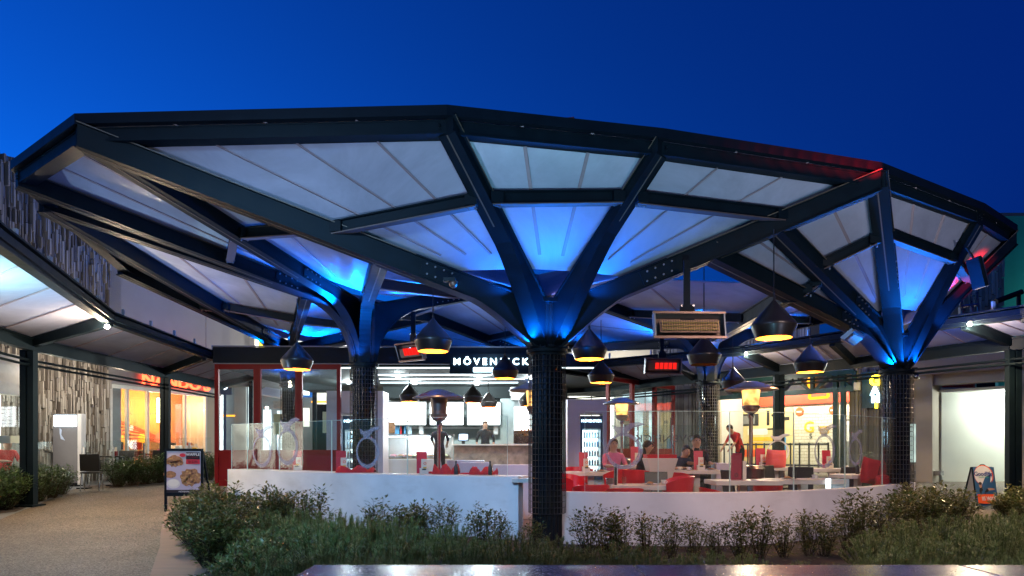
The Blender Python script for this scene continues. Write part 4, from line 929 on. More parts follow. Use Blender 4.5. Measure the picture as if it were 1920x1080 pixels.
text('G', .6, 'lettering', 'yellow_paint', gr, PR(UR(1448)-.3, BK+.06, G+1.62), dR, ext=.01, bold=.01); text('ES', .42, 'lettering', 'gold_paint', gr, PR(UR(1475)-.25, BK+.06, G+1.5), dR, ext=.01, bold=.008); mat('gold_paint', (.45, .28, .03), .5)
text('S', .26, 'lettering', 'black_plastic', gr, PR(UR(1451)-.3, BK+.06, G+1.28), dR, ext=.01)
m = MB(); m.box(PR(UR(1513)-.25, BK+.08, G+.95), (.75, .06, 1.9), rzR); dd = m.build('door', 'grey_trim', gr); m = MB(); m.box(PR(UR(1520)-.25, BK+.115, G+1.45), (.26, .01, .75), rzR); m.build('notice', 'white_paint', dd)
m = MB(); m.box(PR(UR(1540)-.2, BK+.07, G+1.75), (.2, .02, .3), rzR); m.build('fire_sign', 'red_paint', gr)
# mural wall: truck seen from the front in black, white and yellow
mat('mural_cream', (.62, .50, .24), .7, noise=.15, nscale=2)
um0, um1 = UR(1340)-.9, UR(1415)-.25
m = MB(); m.box(PR((um0+um1)/2, BK+.09, G+1.22), (um1-um0, .05, 2.4), rzR); mu_ = m.build('mural', 'mural_cream', gr)
def mur(u, z, w, h, c, o=.12): m = MB(); m.box(PR(um0+(um1-um0)*u, BK+o, G+z), (w, .006, h), rzR); m.build('painted_shape', c, mu_)
for a in ((.2, 2.0, .8, .5, 'black_plastic'), (.18, 2.0, .55, .34, 'grey_trim', .128), (.55, 2.05, .12, .6, 'black_plastic'), (.72, 2.15, .5, .09, 'black_plastic'), (.8, 1.75, .09, .7, 'black_plastic'), (.62, 1.6, .5, .06, 'black_plastic'), (.35, 1.5, .9, .25, 'paper'), (.5, 1.2, 1.5, .16, 'yellow_paint'), (.3, .9, .7, .34, 'yellow_paint', .125), (.75, .95, .5, .4, 'paper', .127), (.82, 1.0, .3, .5, 'bottle_blue', .131), (.2, .62, .5, .3, 'orange_paint', .131), (.9, 2.0, .2, .14, 'black_plastic')): mur(*a)
for k in range(3): plight('burger_light', PR(u0+.6+(u1-u0)*k/2.2, -1.4, G+3.5), 230, (1, .90, .70), .04)
plight('truss_fill', PR((u0+u1)/2, 1.5, G+3.2), 30, (1, .9, .75), .03)  # added fill so the dark truss front shows
# dining furniture of the neighbour, low dark rail
t = thing('timber_rail', 'dark slatted barrier rail in front of the white brick restaurant', 'railing', tuple(PU(1460, .6)))
m = MB(); m.bar(PR(u0+.3, .7, G+.95), PR(u1-.3, .7, G+.95), .06, .06); m.bar(PR(u0+.3, .7, G+.25), PR(u1-.3, .7, G+.25), .06, .06); m.build('rail', 'black_plastic', t)
n = 14
for k in range(n+1): m = MB(); u = u0+.3+(u1-u0-.6)*k/n; m.box(PR(u, .7, G+.5), (.04, .04, 1.0), rzR); m.build('baluster', 'black_plastic', t)
m = MB(); X = PR(UR(1530), -.2, G+3.05); m.path([X+Vector((.35*cos(a*.4), 0, .28*sin(a*.4))) for a in range(17)], .06, 6); m.path([X+Vector((.5+.16*cos(a*.4), 0, -.1+.16*sin(a*.4))) for a in range(17)], .05, 6); m.path([X+Vector((-.3, 0, .25)), X+Vector((-.32, 0, -.55)), X+Vector((.3, 0, -.5)), X+Vector((.35, 0, .1))], .05, 6)
o = m.build('orange_sculpture', 'lamp_orange', None); tag(o, 'glowing orange looped ornament hanging in the brick restaurant opening', 'ornament'); emis('lamp_orange', (1, .35, .02), 1.6)

# fluted wall block either side and above
t = thing('lit_upper_window', 'yellow lit window strip above the kiosk fascia at the lane corner', 'window', (ax(485, 27), 27, 5)); d = 28
for a, b, c in ((468, 478, 'pale_trim'), (480, 484, 'shop_glow'), (486, 502, 'yellow_lit'), (504, 508, 'pale_trim'), (700, 716, 'shop_glow_dim')): m = MB(); m.box(((ax(a, d)+ax(b, d))/2, d, EYE+(HOR-632)/FPX*d), (ax(b, d)-ax(a, d), .1, 1.6)); m.build('strip', c, t)
emis('yellow_lit', (1, .85, .1), 1.2)
fb = thing('fluted_building', 'tall grey building with ribbed stone cladding beside the white corridor', 'building', tuple(PU(1680)))
cladmat('ribbed_stone', (.12, .105, .09), (.34, .31, .27))
def ribs(mb, ua, ub, z0, z1, out=0, w=.07):
    u = ua
    while u < ub: ww = w*random.uniform(.7, 1.3); dp = random.choice((.02, .05, .07)); mb.box(PR(u+ww/2, out+dp/2, (z0+z1)/2), (ww*.85, dp, z1-z0), rzR); u += ww
m = MB(); ribs(m, UR(1592)+.1, UR(1752), 0, 5.3); ribs(m, UR(1225), UR(1336), 0, 6.6); ribs(m, UR(1337), UR(1520), G+4.2, 6.6); m.build('ribbed_cladding', 'ribbed_stone', fb)
m = MB(); m.box(PR((UR(1592)+UR(1752))/2, -.3, 2.65), (UR(1752)-UR(1592), .58, 5.3), rzR); m.box(PR((UR(1225)+UR(1336))/2, -.3, 3.3), (UR(1336)-UR(1225), .58, 6.6), rzR); m.box(PR((UR(1337)+UR(1520))/2, -.3, (G+4.2+6.6)/2), (UR(1520)-UR(1337), .58, 2.4-.56), rzR); m.build('wall', 'beige_wall', fb)
pw = PU(1728, .09); m = MB(); m.box((pw.x, pw.y, 1.6), (.55, .06, 1.15), rzR); m.build('window', 'shop_glow_cool2', fb); emis('shop_glow_cool2', (.75, .95, .85), .35, .3, 2)
m = MB(); m.box(PR(UR(1738), .12, .72), (.9, .25, .12), rzR); m.build('sill', 'grey_trim', fb)
# corridor
co = thing('corridor_entrance', 'bare white service corridor glowing under ceiling lights beyond the dark post', 'corridor', tuple(PU(1820)))
ua, ub = UR(1757), UR(1905); zc = zr(1760, 742)
m = MB(); m.box(PR(ua-.22, .05, 2.0), (.44, .6, 4.0), rzR); m.box(PR((ua+ub)/2, .02, (zc+4.3)/2+.15), (ub-ua+.01, .5, 4.3-zc-.3), rzR); m.box(PR((ua+ub)/2-.2, .1, zc+.85), (ub-ua+1.4, .7, .5), rzR); m.box(PR(ub+1.6, .05, 2.0), (3.2, .6, 4.0), rzR); m.build('portal', 'corridor_beige', co); mat('corridor_beige', (.34, .30, .25), .8, noise=.08, nscale=1)
mat('corridor_white', (.66, .69, .64), .45, noise=.05, nscale=1.2)
gg = gz(19)-.02
m = MB(); m.bar(PR(ua+.02, -.2, (gg+zc)/2+.1), PR(ub+1.4, -5.0, (gg+zc)/2+.1), .1, zc-gg+.3); m.build('side_wall', 'corridor_white', co)
m = MB(); m.box(PR(ub+2.4, -2.6, (gg+zc)/2), (.1, 5, zc-gg+.3), rzR); m.box(PR(ub+.5, -5.6, (gg+zc)/2), (5.6, .1, zc-gg), rzR); m.build('end_wall', 'corridor_white', co)
m = MB(); m.box(PR((ua+ub)/2+1, -2.8, zc+.14), (ub-ua+4, 5.4, .08), rzR); m.build('ceiling', 'corridor_white', co)
pl_ = PR(ub-.45, -1.4, zc+.06); m = MB(); m.box(pl_, (.7, .16, .06), rzR); m.build('light_fitting', 'led_white', co)
plight('corridor_light', pl_+Vector((0, 0, -.25)), 95, (.93, 1, .90), .2); plight('corridor_light', PR(ub+1.2, -3.2, zc-.3), 110, (.95, 1, .93), .2)
# wall sign with yellow and white letters
ps = PU(1645, .3); ts = thing('vertical_sign', 'dark vertical sign with glowing yellow and white letters beside the canopy column', 'sign', (ps.x, ps.y, 2.6))
zz0, zz1 = EYE+(HOR-765)/FPX*ps.y, EYE+(HOR-697)/FPX*ps.y
m = MB(); m.box((ps.x, ps.y, (zz0+zz1)/2), (.62, .12, zz1-zz0), rzR); m.build('board', 'sign_dark', ts); mat('sign_dark', (.008, .03, .045), .35)
m = MB()
text('G', .42, 'lettering', 'sign_yellow', ts, Vector((ps.x, ps.y, zz1-.3))+nR*.1+dR*.1, dR, ext=.02, bold=.02); text('A', .34, 'lettering', 'sign_white', ts, Vector((ps.x, ps.y, zz1-.62))+nR*.1+dR*.1, dR, ext=.02, bold=.02); text('M', .3, 'lettering', 'sign_white', ts, Vector((ps.x, ps.y, zz1-.86))+nR*.1+dR*.12, dR, ext=.02, bold=.02); text('I', .22, 'lettering', 'sign_yellow', ts, Vector((ps.x, ps.y, zz1-1.06))+nR*.1+dR*.14, dR, ext=.02, bold=.02)
plight('sign_glow2', Vector((ps.x, ps.y, zz1-.4))+nR*.6, 10, (1, .75, .2), .2)
m = MB(); p = PU(1612, .16); m.box((p.x, p.y, zr(1612, 725)), (.2, .16, .26), rzR+.3); o = m.build('wall_speaker', 'white_paint', None, bevel=.02); tag(o, 'small white wall speaker on the ribbed cladding near the vertical sign', 'speaker')
m = MB(); p = PU(1300, .3); m.box((p.x, p.y, zr(1300, 732)), (.3, .4, .3), rzR+.3); m.box((p.x-.1, p.y-.2, zr(1300, 716)), (.8, .05, .05), rzR+.5); o = m.build('wall_floodlight', 'grey_trim', None, bevel=.03); tag(o, 'grey floodlight fixed to the ribbed wall beside the rear column', 'floodlight')
# upper blocks at far right
ub_ = thing('teal_building', 'teal lit building top at the far edge behind the canopy corner', 'building', (19.5, 26, 0))
m = MB(); y = 26; x0 = ax(1872, y); m.box((x0+4, y+1, (EYE+(HOR-405)/FPX*y)/2), (8, 2, EYE+(HOR-405)/FPX*y)); m.build('wall', 'teal_wall', ub_)
m = MB(); m.box((x0+4.2, y+1.3, EYE+(HOR-398)/FPX*y-.2), (8, 2.2, .5)); m.build('parapet', 'beige_wall', ub_)
plight('teal_wash', (x0+2.5, y-2.5, 6.5), 50, (.25, 1, .85), .6)
db = thing('dark_clad_building', 'dark rough clad tower wall beside the teal building', 'building', (17, 23, 0))
m = MB(); y = 23.5; x0, x1 = ax(1800, y), ax(1866, y); zt_ = EYE+(HOR-470)/FPX*y; m.box(((x0+x1)/2, y+.5, zt_/2), (x1-x0, 1, zt_)); m.build('wall', 'steel_dark', db)
m = MB(); u = x0
while u < x1+.3:
    z = 4.5
    while z < zt_: h = random.uniform(.3, 1.0); m.box((u, y-.03, z+h/2), (.09, random.uniform(.03, .14), h*.95)); z += h
    u += .11
m.build('stone_strips', 'stone_clad', db)
rl = thing('roof_railing', 'steel pipe railing on top of the walkway awning near the teal building', 'railing', (10.5, 15, 4.1)); m = MB()
for px, y0, y1 in ((1806, 600, 545), (1824, 597, 540), (1836, 594, 542)): d = 15.2; m.tube((ax(px, d), d, EYE+(HOR-y0)/FPX*d), (ax(px-6, d), d, EYE+(HOR-y1)/FPX*d), .03, 8)
d = 15.2; m.tube((ax(1800, d), d, EYE+(HOR-545)/FPX*d), (ax(1832, d), d, EYE+(HOR-541)/FPX*d), .03, 8); m.tube((ax(1800, d), d, EYE+(HOR-575)/FPX*d), (ax(1832, d), d, EYE+(HOR-571)/FPX*d), .03, 8); m.build('rail', 'stainless', rl)
m = MB(); d = 20; m.tube((ax(1868, d), d, EYE+(HOR-565)/FPX*d), (ax(1916, d), d, EYE+(HOR-547)/FPX*d), .08, 10); m.tube((ax(1910, d), d, 3.9), (ax(1910, d), d, EYE+(HOR-548)/FPX*d), .06, 10); o = m.build('roof_pipe', 'steel', None); tag(o, 'dark roof pipe with upright in front of the teal building', 'pipe')
# ------------------------------------------------------------------ pendant lamps
PPROF = [(.012, .52), (.03, .50), (.085, .435), (.165, .345), (.235, .262), (.285, .20), (.30, .172), (.296, .148), (.266, .07), (.240, 0)]
def make_pendant(n=32):
    t = thing('pendant_lamp', 'x', 'lamp', group='dark teardrop pendant lamps under the canopy')
    MB().lathe(PPROF, n=n).build('shade', 'pendant_black', t, smooth=True)
    MB().lathe([(r-.006, z+.001) for r, z in PPROF[1:]], n=n).build('inner_shade', 'pendant_gold', t, smooth=True)
    m = MB(); m.ball((0, 0, .16), .055, n=12); m.build('bulb', 'lamp_warm', t, smooth=True)
    m = MB(); m.tube((0, 0, .50), (0, 0, .56), .02, 10); m.build('cap', 'pendant_black', t)
    return t
pend0 = make_pendant(); pn = [0]
def pendant(px, pyb, w, rod_py, label, lit=1):
    d = .6*FPX/w; loc = at(px, pyb, d)
    t = pend0 if pn[0] == 0 else dup(pend0)
    pn[0] += 1; t.location = loc; t['label'] = label
    if not lit:
        for c in t.children:
            if c.name.startswith('bulb'): c.data = c.data.copy(); c.data.materials[0] = M['paper']
    ztop = EYE+(HOR-rod_py)/FPX*d
    m = MB(); m.tube((0, 0, .54), (0, 0, max(ztop-loc.z, .6)), .009, 8); o = m.build('rod', 'pendant_black'); o.parent = t
    if lit: plight('pendant_light', loc+Vector((0, 0, .10)), 48*lit, (1, .46, .13), .05)
pendant(557, 693, 60, 560, 'amber lit pendant lamp hanging in front of the first two red folding doors')
pendant(812, 659, 72, 540, 'large amber lit pendant lamp beside the glowing cafe sign letters')
pendant(947, 710, 51, 610, 'amber lit pendant lamp partly covering the last letters of the cafe sign')
pendant(1105, 674, 67, 545, 'amber lit pendant lamp just beside the front column head, the higher of two')
pendant(1127, 718, 50, 600, 'amber lit pendant lamp below a larger one next to the front column')
pendant(1320, 684, 63, 500, 'unlit dark pendant lamp in front of the rear blue collar', 0)
pendant(1451, 634, 83, 430, 'biggest amber lit pendant lamp on a long rod beside the big electric heater')
pendant(1519, 698, 60, 590, 'amber lit pendant lamp above the burger restaurant opening')
pendant(1374, 728, 46, 620, 'unlit pendant lamp catching blue light above the gas heater hood', 0)
pendant(768, 753, 38.5, 700, 'pendant lamp inside the kiosk above the first menu screen', .6)
pendant(887, 755, 38.5, 700, 'pendant lamp inside the kiosk above the third menu screen', .6)
pendant(916, 764, 34, 705, 'pendant lamp farthest back in the kiosk, half hidden by its twin', .6)
pendant(990, 762, 36, 700, 'small amber pendant lamp peeping out behind the front column cage', 1)

# ------------------------------------------------------------------ electric heaters
def eheater(center, size, rz, tilt, label, glow, mount):
    w, h = size; t = thing('electric_heater', label, 'heater', center, group='electric heaters hung under the canopy')
    mx = Matrix.Rotation(rz, 3, 'Z')@Matrix.Rotation(tilt, 3, 'X'); c = Vector(center)
    m = MB(); pr = [(-.5, -.10), (-.5, .0), (-.34, .13), (.34, .13), (.5, 0), (.5, -.10)]
    vs = []
    for s_ in (-1, 1):
        for z, y in pr: vs.append(c+mx@Vector((s_*w/2, y*h*1.2, z*h)))
    n = len(pr); m.add(vs, [tuple(range(n)), tuple(range(n, 2*n))[::-1]]+[(i, n+i, n+i+1, i+1) for i in range(n-1)])
    for z in (-.5, .5): m.bar(c+mx@Vector((-w/2-.02, -.10*h, z*h)), c+mx@Vector((w/2+.02, -.10*h, z*h)), .05, .03)
    m.build('housing', 'copper', t)
    m = MB()
    for s_ in (-1, 1): m = MB(); m.box(c+mx@Vector((s_*(w/2), 0, 0)), (.02, h*.32, h), mtx=mx); m.build('end_plate', 'steel_end', t)
    m = MB(); m.box(c+mx@Vector((0, -.02, -.05*h)), (w*.86, .02, h*.5), mtx=mx); m.build('reflector', 'copper', t)
    if glow:
        for k in range(5):
            m = MB(); m.box(c+mx@Vector((-w*.18+w*.62*k/5, -.045, .02*h)), (w*.098, .012, h*.42), mtx=mx); m.build('element', 'heater_glow', t)
    else:
        m = MB()
        for k in range(3): m.tube(c+mx@Vector((-w*.4, -.05, -.2*h+k*.05)), c+mx@Vector((w*.4, -.05, -.2*h+k*.05)), .011, 8)
        for k in range(24): m.box(c+mx@Vector((-w*.4+w*.8*k/23, -.07, -.2*h+.05)), (.006, .006, .15), mtx=mx)
        m.build('grille', 'brass', t)
    m = MB(); p = c+mx@Vector((0, .17*h+.04, .15*h)); m.box(p+Vector((0, -.02, .1)), (w*.21, .03, h*1.0), rz)
    q = Vector(mount); m.bar(p+Vector((0, 0, .1)), Vector((p.x, p.y, q.z)), .09, .03, up=(0, 1, 0)); m.build('bracket', 'steel_dark', t)
    for bx in (-.4, .4):
        for bz in (-.35, .45): m = MB(); m.tube(p+Vector((bx*w*.21, -.035, .1+bz*h)), p+Vector((bx*w*.21, -.055, .1+bz*h)), .016, 8); m.build('bolt', 'chrome', t)
    return t
mat('brass', (.45, .28, .10), .35, .8); mat('steel_end', (.2, .22, .25), .35, .9)
d = 9.45; eheater(at(1292, 611, d), (.97, .36), R(2), R(-12), 'big copper toned electric heater on a bolted bracket below the long beam', False, at(1298, 495, d+.3))
d = 15.5; eheater(at(1243, 686, d), (.82, .34), R(4), R(14), 'small electric heater glowing red in front of the second set of doors', True, at(1247, 600, d+.1))
d = 13.2; eheater(at(770, 659, d), (.62, .34), R(-35), R(22), 'tilted electric heater glowing red beside the large pendant lamp', True, at(752, 585, d+.1))
d = 11.6; eheater(at(1598, 632, d), (.72, .22), R(52), R(52), 'tilted electric heater with shiny reflector fixed near the blue lit column', False, at(1598, 560, d+.2))
m = MB(); p = at(1640, 560, 11.9); m.box(p+Vector((0, 0, -.2)), (.16, .14, .55)); m.box(p+Vector((0, 0, .5)), (.10, .1, .9)); m.tube(p+Vector((0, 0, .35)), p+Vector((-.7, .1, .25)), .02, 8); o = m.build('heater_control_box', 'steel_dark'); tag(o, 'black control box with conduit on the beam above the tilted heater', 'control box')
d = 12.4; p = at(1832, 512, 11.2); t = thing('floodlight', 'flat floodlight hung edge on under the canopy corner beam', 'floodlight', p)
m = MB(); m.box(p, (.06, .3, .5), mtx=Matrix.Rotation(R(-14), 3, 'Y')); m.build('housing', 'steel_dark', t); m = MB(); m.box(p+Vector((.045, 0, -.01)), (.02, .28, .46), mtx=Matrix.Rotation(R(-14), 3, 'Y')); m.build('lens', 'stainless', t); m = MB(); m.tube(p+Vector((-.06, 0, .25)), p+Vector((-.18, 0, .42)), .018, 8); m.build('bracket', 'steel_dark', t)
for px, py, d, lb in ((1717, 706, 12.5, 'small dome security camera under the blue collar beside the vertical sign'), (850, 532, 9.2, 'small spotlight clamped to the long beam near the front column')):
    p = at(px, py, d); t = thing('security_camera' if px > 1000 else 'clamp_spotlight', lb, 'camera' if px > 1000 else 'lamp', p)
    m = MB(); m.box(p+Vector((-.05, 0, .05)), (.16, .1, .05)); m.build('bracket', 'steel_dark', t); m = MB(); m.ball(p, .06, n=14); m.build('dome', 'chrome' if px > 1000 else 'copper', t, smooth=True)

# ------------------------------------------------------------------ gas patio heaters
def make_gasheater(loc, s, lit, label):
    g = gz(loc[1]); loc = (loc[0], loc[1], g)
    t = thing('patio_heater', label, 'heater', loc, group='tall gas patio heaters'); L = Vector(loc)
    def B(mb, name, m_, sm=True): return mb.build(name, m_, t, smooth=sm)
    q = lambda pr: [(r*s, z*s) for r, z in pr]
    B(MB().lathe(q([(0, .03), (.26, .03), (.27, .06), (.235, .10), (.22, .74), (.23, .78), (.19, .83), (0, .85)]), L, 28), 'base', 'stainless_dark')
    B(MB().lathe(q([(.032, .84), (.032, 1.62), (.05, 1.64), (.05, 1.72), (.0, 1.72)]), L, 16), 'pole', 'chrome')
    B(MB().lathe(q([(.04, 1.70), (.10, 1.73), (.145, 1.80), (.15, 1.84), (.0, 1.84)]), L, 24), 'burner', 'stainless')
    m = MB().lathe(q([(.125, 1.84), (.15, 2.10), (.0, 2.10)]), L, 24); B(m, 'emitter_cage', 'cage_glow' if lit else 'copper_cage')
    if lit:
        m = MB(); m.lathe(q([(.11, 1.85), (.115, 1.89), (.07, 1.93), (.0, 1.95)]), L, 16); B(m, 'flame', 'flame'); plight('heater_flame', L+Vector((0, -.05, 1.97*s)), 18*lit, (1, .48, .14), .1)
    B(MB().lathe(q([(.44, 2.10), (.435, 2.115), (.30, 2.17), (.18, 2.215), (.12, 2.24), (.06, 2.25), (0, 2.255)]), L, 36), 'hood', 'hood_metal')
    return t
mat('stainless_dark', (.16, .14, .13), .3, .9, noise=.15); mat('copper_cage', (.30, .22, .20), .35, .85); mat('hood_metal', (.32, .29, .30), .35, .9, noise=.1); emis('cage_glow', (1, .50, .14), 1.1, .7, 4)
make_gasheater((ax(823, 12.2), 12.2), 1.06, 0, 'unlit patio heater in front of the glowing menu screens')
make_gasheater((ax(1408, 13.2), 13.2), 1.15, 1.5, 'lit patio heater glowing orange before the brick restaurant, near the wide table')
make_gasheater((ax(1166, 17), 17), 1.06, 1.2, 'lit patio heater with open flame in front of the second set of red doors')
make_gasheater((ax(1003, 13.0), 13.0), 1.14, 1, 'patio heater mostly hidden behind the front column, hood edge showing')

# ------------------------------------------------------------------ tables, chairs, table things
def make_table(w=1.1, dp=.7):
    t = thing('cafe_table', 'x', 'table', group='pale cafe tables on the terrace')
    m = MB(); m.box((0, 0, .735), (w, dp, .07)); m.build('table_top', 'table_white', t, bevel=.008)
    m = MB(); m.box((0, 0, .36), (.12, .12, .68)); m.build('pedestal', 'table_white', t); m = MB(); m.box((0, 0, .015), (.5, .45, .03)); m.build('foot', 'stainless', t, bevel=.005)
    return t
tab0 = make_table(); tn = [0]; TOPS = {}
def table(key, px, d, label, rz=0, sc=(1, 1, 1), dz=0):
    t = tab0 if tn[0] == 0 else dup(tab0)
    tn[0] += 1; t.location = (ax(px, d), d, gz(d)+dz); t.rotation_euler = (0, 0, rz); t.scale = sc; t['label'] = label
    TOPS[key] = Vector((ax(px, d), d, gz(d)+dz+.771*sc[2])); return t
table('a', 1212, 11.1, 'pale table right behind the low wall near the front column', sc=(1.05, 1, 1.03))
table('b', 1392, 11.5, 'pale table under the tall menu book behind the low wall', sc=(1.0, 1, 1.08))
table('c', 1505, 11.7, 'pale table joined on beside the tall menu book table', R(4), (1.05, 1, 1.08))
table('d', 1306, 14.3, 'pale table with a menu stand where the two dark clothed diners sit', sc=(.95, 1, 1.02))
table('e', 1108, 13.6, 'pale table by the white partition with red chairs round it', sc=(.98, 1, 1.05))
table('f', 1452, 15.2, 'pale table behind the lit patio heater, beside the red cushion', sc=(1.1, 1, 1.02))
table('g', 1560, 14.6, 'pale table with a menu stand in front of the brick restaurant door', sc=(1.0, 1, 1.04))
table('h', 1608, 12.9, 'small pale table by the red sofa corner', R(12), (.7, .9, 1.06))
table('i', 870, 15.0, 'pale table behind the unlit patio heater', sc=(1.2, 1, 1))
table('j', 1190, 16.0, 'pale table near the patio heater with the open flame', sc=(1, 1, 1))
# bar shelf along the long wall
q = off(wl, .42); mb = MB(); q1 = off(wl, .17); n = len(wl); vs = []
for (x, y), (u, v) in zip(q1, q): vs += [(x, y, .965), (x, y, 1.005), (u, v, 1.005), (u, v, .965)]
mb.add(vs, [(k*4+i, k*4+4+i, k*4+4+(i+1)%4, k*4+(i+1)%4) for k in range(n-1) for i in range(4)]+[(3,2,1,0), tuple(4*n-4+i for i in range(4))])
bar_t = thing('bar_shelf', 'narrow pale bar shelf running along the inside of the bluish wall', 'shelf', (-3, 12, 0)); mb.build('shelf_board', 'table_white', bar_t)
m = MB(); m.box((ax(990, 10.5), 10.55, .945), (.5, .55, .06)); o = m.build('end_leaf', 'table_white', bar_t)
for px in (460, 700, 940): m = MB(); c = on_poly(off(wl, .36), px); m.box((c[0], c[1], .5), (.06, .06, .92)); m.build('leg', 'stainless', bar_t)
def make_chair():
    t = thing('tub_chair', 'x', 'chair', group='red plastic tub chairs')
    m = MB(); n = 16; vs = []
    for k in range(n+1):
        a = -pi*.15+pi*1.3*k/n; e = abs(k/n-.5)*2; h = .80-.10*e**3
        for r, z in ((.20, .44), (.245, .47), (.265, .60), (.285, h), (.27, h+.006), (.25, .60), (.225, .485)): vs.append((r*cos(a), r*sin(a), z))
    m.add(vs, [(k*7+i, k*7+7+i, k*7+8+i, k*7+1+i) for k in range(n) for i in range(6)]); m.build('shell', 'red_plastic', t, smooth=True)
    m = MB(); m.lathe([(0, .455), (.19, .46), (.215, .445), (.20, .42), (0, .42)], n=20); m.build('seat', 'red_plastic', t, smooth=True)
    for x in (-1, 1):
        for y in (-1, 1): m = MB(); m.tube((x*.14, y*.14, .43), (x*.22, y*.22, 0), .014, 8, .011); m.build('leg', 'chrome', t)
    return t
ch0 = make_chair(); cn = [0]
def chair(px, d, rz, label, sc=1.0):
    t = ch0 if cn[0] == 0 else dup(ch0)
    cn[0] += 1; t.location = (ax(px, d), d, gz(d)); t.rotation_euler = (0, 0, R(rz)); t.scale = (sc,)*3; t['label'] = label
chair(1108, 10.75, 190, 'red tub chair cut by the low wall just past the front column', 1.04)
chair(1172, 10.55, 180, 'red tub chair with its back to the low wall at the nearest table', 1.0)
chair(1262, 11.0, 265, 'red tub chair at the far end of the nearest table', 1.18)
chair(1074, 12.6, 60, 'red tub chair beside the column cage at the partition table', 1.05)
chair(1085, 14.4, 10, 'red tub chair behind the partition table', 1.05)
chair(1150, 13.4, 250, 'red tub chair at the end of the partition table by the pink shirt diner', 1.1)
chair(1195, 13.2, 140, 'red tub chair between the ring decal and the flared planter', 1.1)
chair(1340, 11.3, 90, 'red tub chair low beside the tall menu book table', .9)
chair(1270, 13.6, 130, 'red tub chair pushed in at the dark clothed diners table', 1.0)
chair(668, 12.55, 200, 'red tub chair pulled to the bar shelf near the ringed glass', 1.12)
chair(832, 11.75, 170, 'red tub chair at the bar shelf under the unlit patio heater', 1.2)
chair(882, 11.7, 200, 'red tub chair at the bar shelf beneath the kiosk counter', 1.18)
chair(915, 11.4, 185, 'red tub chair at the end of the bar shelf by the front column', 1.15)
chair(1395, 15.6, 20, 'red tub chair behind the lit patio heater drum', 1.0)
chair(1440, 12.6, 170, 'red tub chair half hidden by the joined tables', .95)
# dark chairs
def make_darkchair():
    t = thing('wire_chair', 'x', 'chair', group='dark side chairs')
    m = MB(); m.box((0, 0, .45), (.42, .42, .04)); m.build('seat', 'black_plastic', t, bevel=.01); m = MB(); m.box((0, .21, .70), (.42, .035, .42), mtx=Matrix.Rotation(R(-8), 3, 'X')); m.build('backrest', 'black_plastic', t, bevel=.01)
    for x in (-1, 1):
        for y in (-1, 1): m = MB(); m.tube((x*.18, y*.18, .44), (x*.2, y*.21, 0), .013, 8); m.build('leg', 'chrome', t)
    return t
dk0 = make_darkchair(); dn = [0]
def dchair(x, d, rz, label, sc=1.0):
    t = dk0 if dn[0] == 0 else dup(dk0)
    dn[0] += 1; t.location = (x, d, gz(d)); t.rotation_euler = (0, 0, R(rz)); t.scale = (sc,)*3; t['label'] = label
dchair(ax(1500, 13.0), 13.0, 160, 'dark chair between the joined tables and the tall bag cushion', 1.05); dchair(ax(1455, 13.9), 13.9, 30, 'dark chair in front of the red cushion table'); dchair(ax(1385, 12.5), 12.5, 100, 'dark chair beside the drum of the lit patio heater', 1.02)
dchair(ax(1575, 13.6), 13.6, 200, 'dark chair by the small sofa table'); dchair(ax(1235, 12.2), 12.2, 0, 'dark chair facing the nearest table from behind')
dchair(ax(172, 17.6), 17.6, 200, 'dark chair closest to the directory totem', 1.05); dchair(ax(190, 18.6), 18.6, 160, 'dark chair behind the hedge end near the totem'); dchair(ax(150, 19.5), 19.5, 30, 'dark chair tucked behind the directory totem'); dchair(ax(232, 20.2), 20.2, 10, 'dark chair in front of the painted orange wall'); dchair(ax(285, 20.6), 20.6, 340, 'dark chair beside the awning post at the orange restaurant'); dchair(ax(345, 21.6), 21.6, 20, 'dark chair above the waffle sandwich board')
# banquette backs and white benches
def bench(px0, px1, d, z, label, m_='lavender_paint', dp=.35, z0=None):
    g = gz(d); x0, x1 = ax(px0, d), ax(px1, d); t = thing('bench_back', label, 'bench', ((x0+x1)/2, d, g), group='low white bench backs')
    m = MB(); m.box(((x0+x1)/2, d+dp/2, (g+z)/2), (x1-x0, dp, z-g)); m.build('body', m_, t, bevel=.015); m = MB(); m.box(((x0+x1)/2, d+dp/2+.3, g+.45), (x1-x0, .5, .1)); m.build('seat_pad', 'red_fabric', t, bevel=.03)
bench(838, 908, 13.2, 1.20, 'lavender white bench back right behind the unlit patio heater'); bench(862, 918, 12.6, 1.17, 'lavender white bench back below the till screen'); bench(924, 1000, 12.6, 1.13, 'lavender white bench back with orange emblem card by the front column'); bench(1342, 1368, 14.6, 1.12, 'short white bench back between the diners and tall menu book')
d = 13.2; g = gz(d); t = thing('flared_planter', 'white flared planter trough between the dark haired diners', 'planter', (ax(1237, d), d, g))
m = MB(); Z0, Z1 = g+.5, EYE+(HOR-859)/FPX*d; c = ax(1237, d); m.add([(c+sx*w_, d+sy*dp, z) for z, w_, dp in ((Z0, .14, .14), (Z1, .30, .24)) for sx, sy in ((-1, -1), (1, -1), (1, 1), (-1, 1))], [(0,3,2,1), (4,5,6,7), (0,1,5,4), (1,2,6,5), (2,3,7,6), (3,0,4,7)]); m.box((c, d, (g+Z0)/2), (.24, .24, Z0-g)); m.build('trough', 'table_white', t, bevel=.01)
m = MB(); m.box((c, d, Z1+.03), (.56, .42, .08)); m.build('soil', 'red_fabric', t)
m = MB(); d = 12.75; c = ax(1640, d); t = thing('corner_sofa', 'red corner sofa curving along the wall end below the canopy column', 'sofa', (c, d, gz(d)))
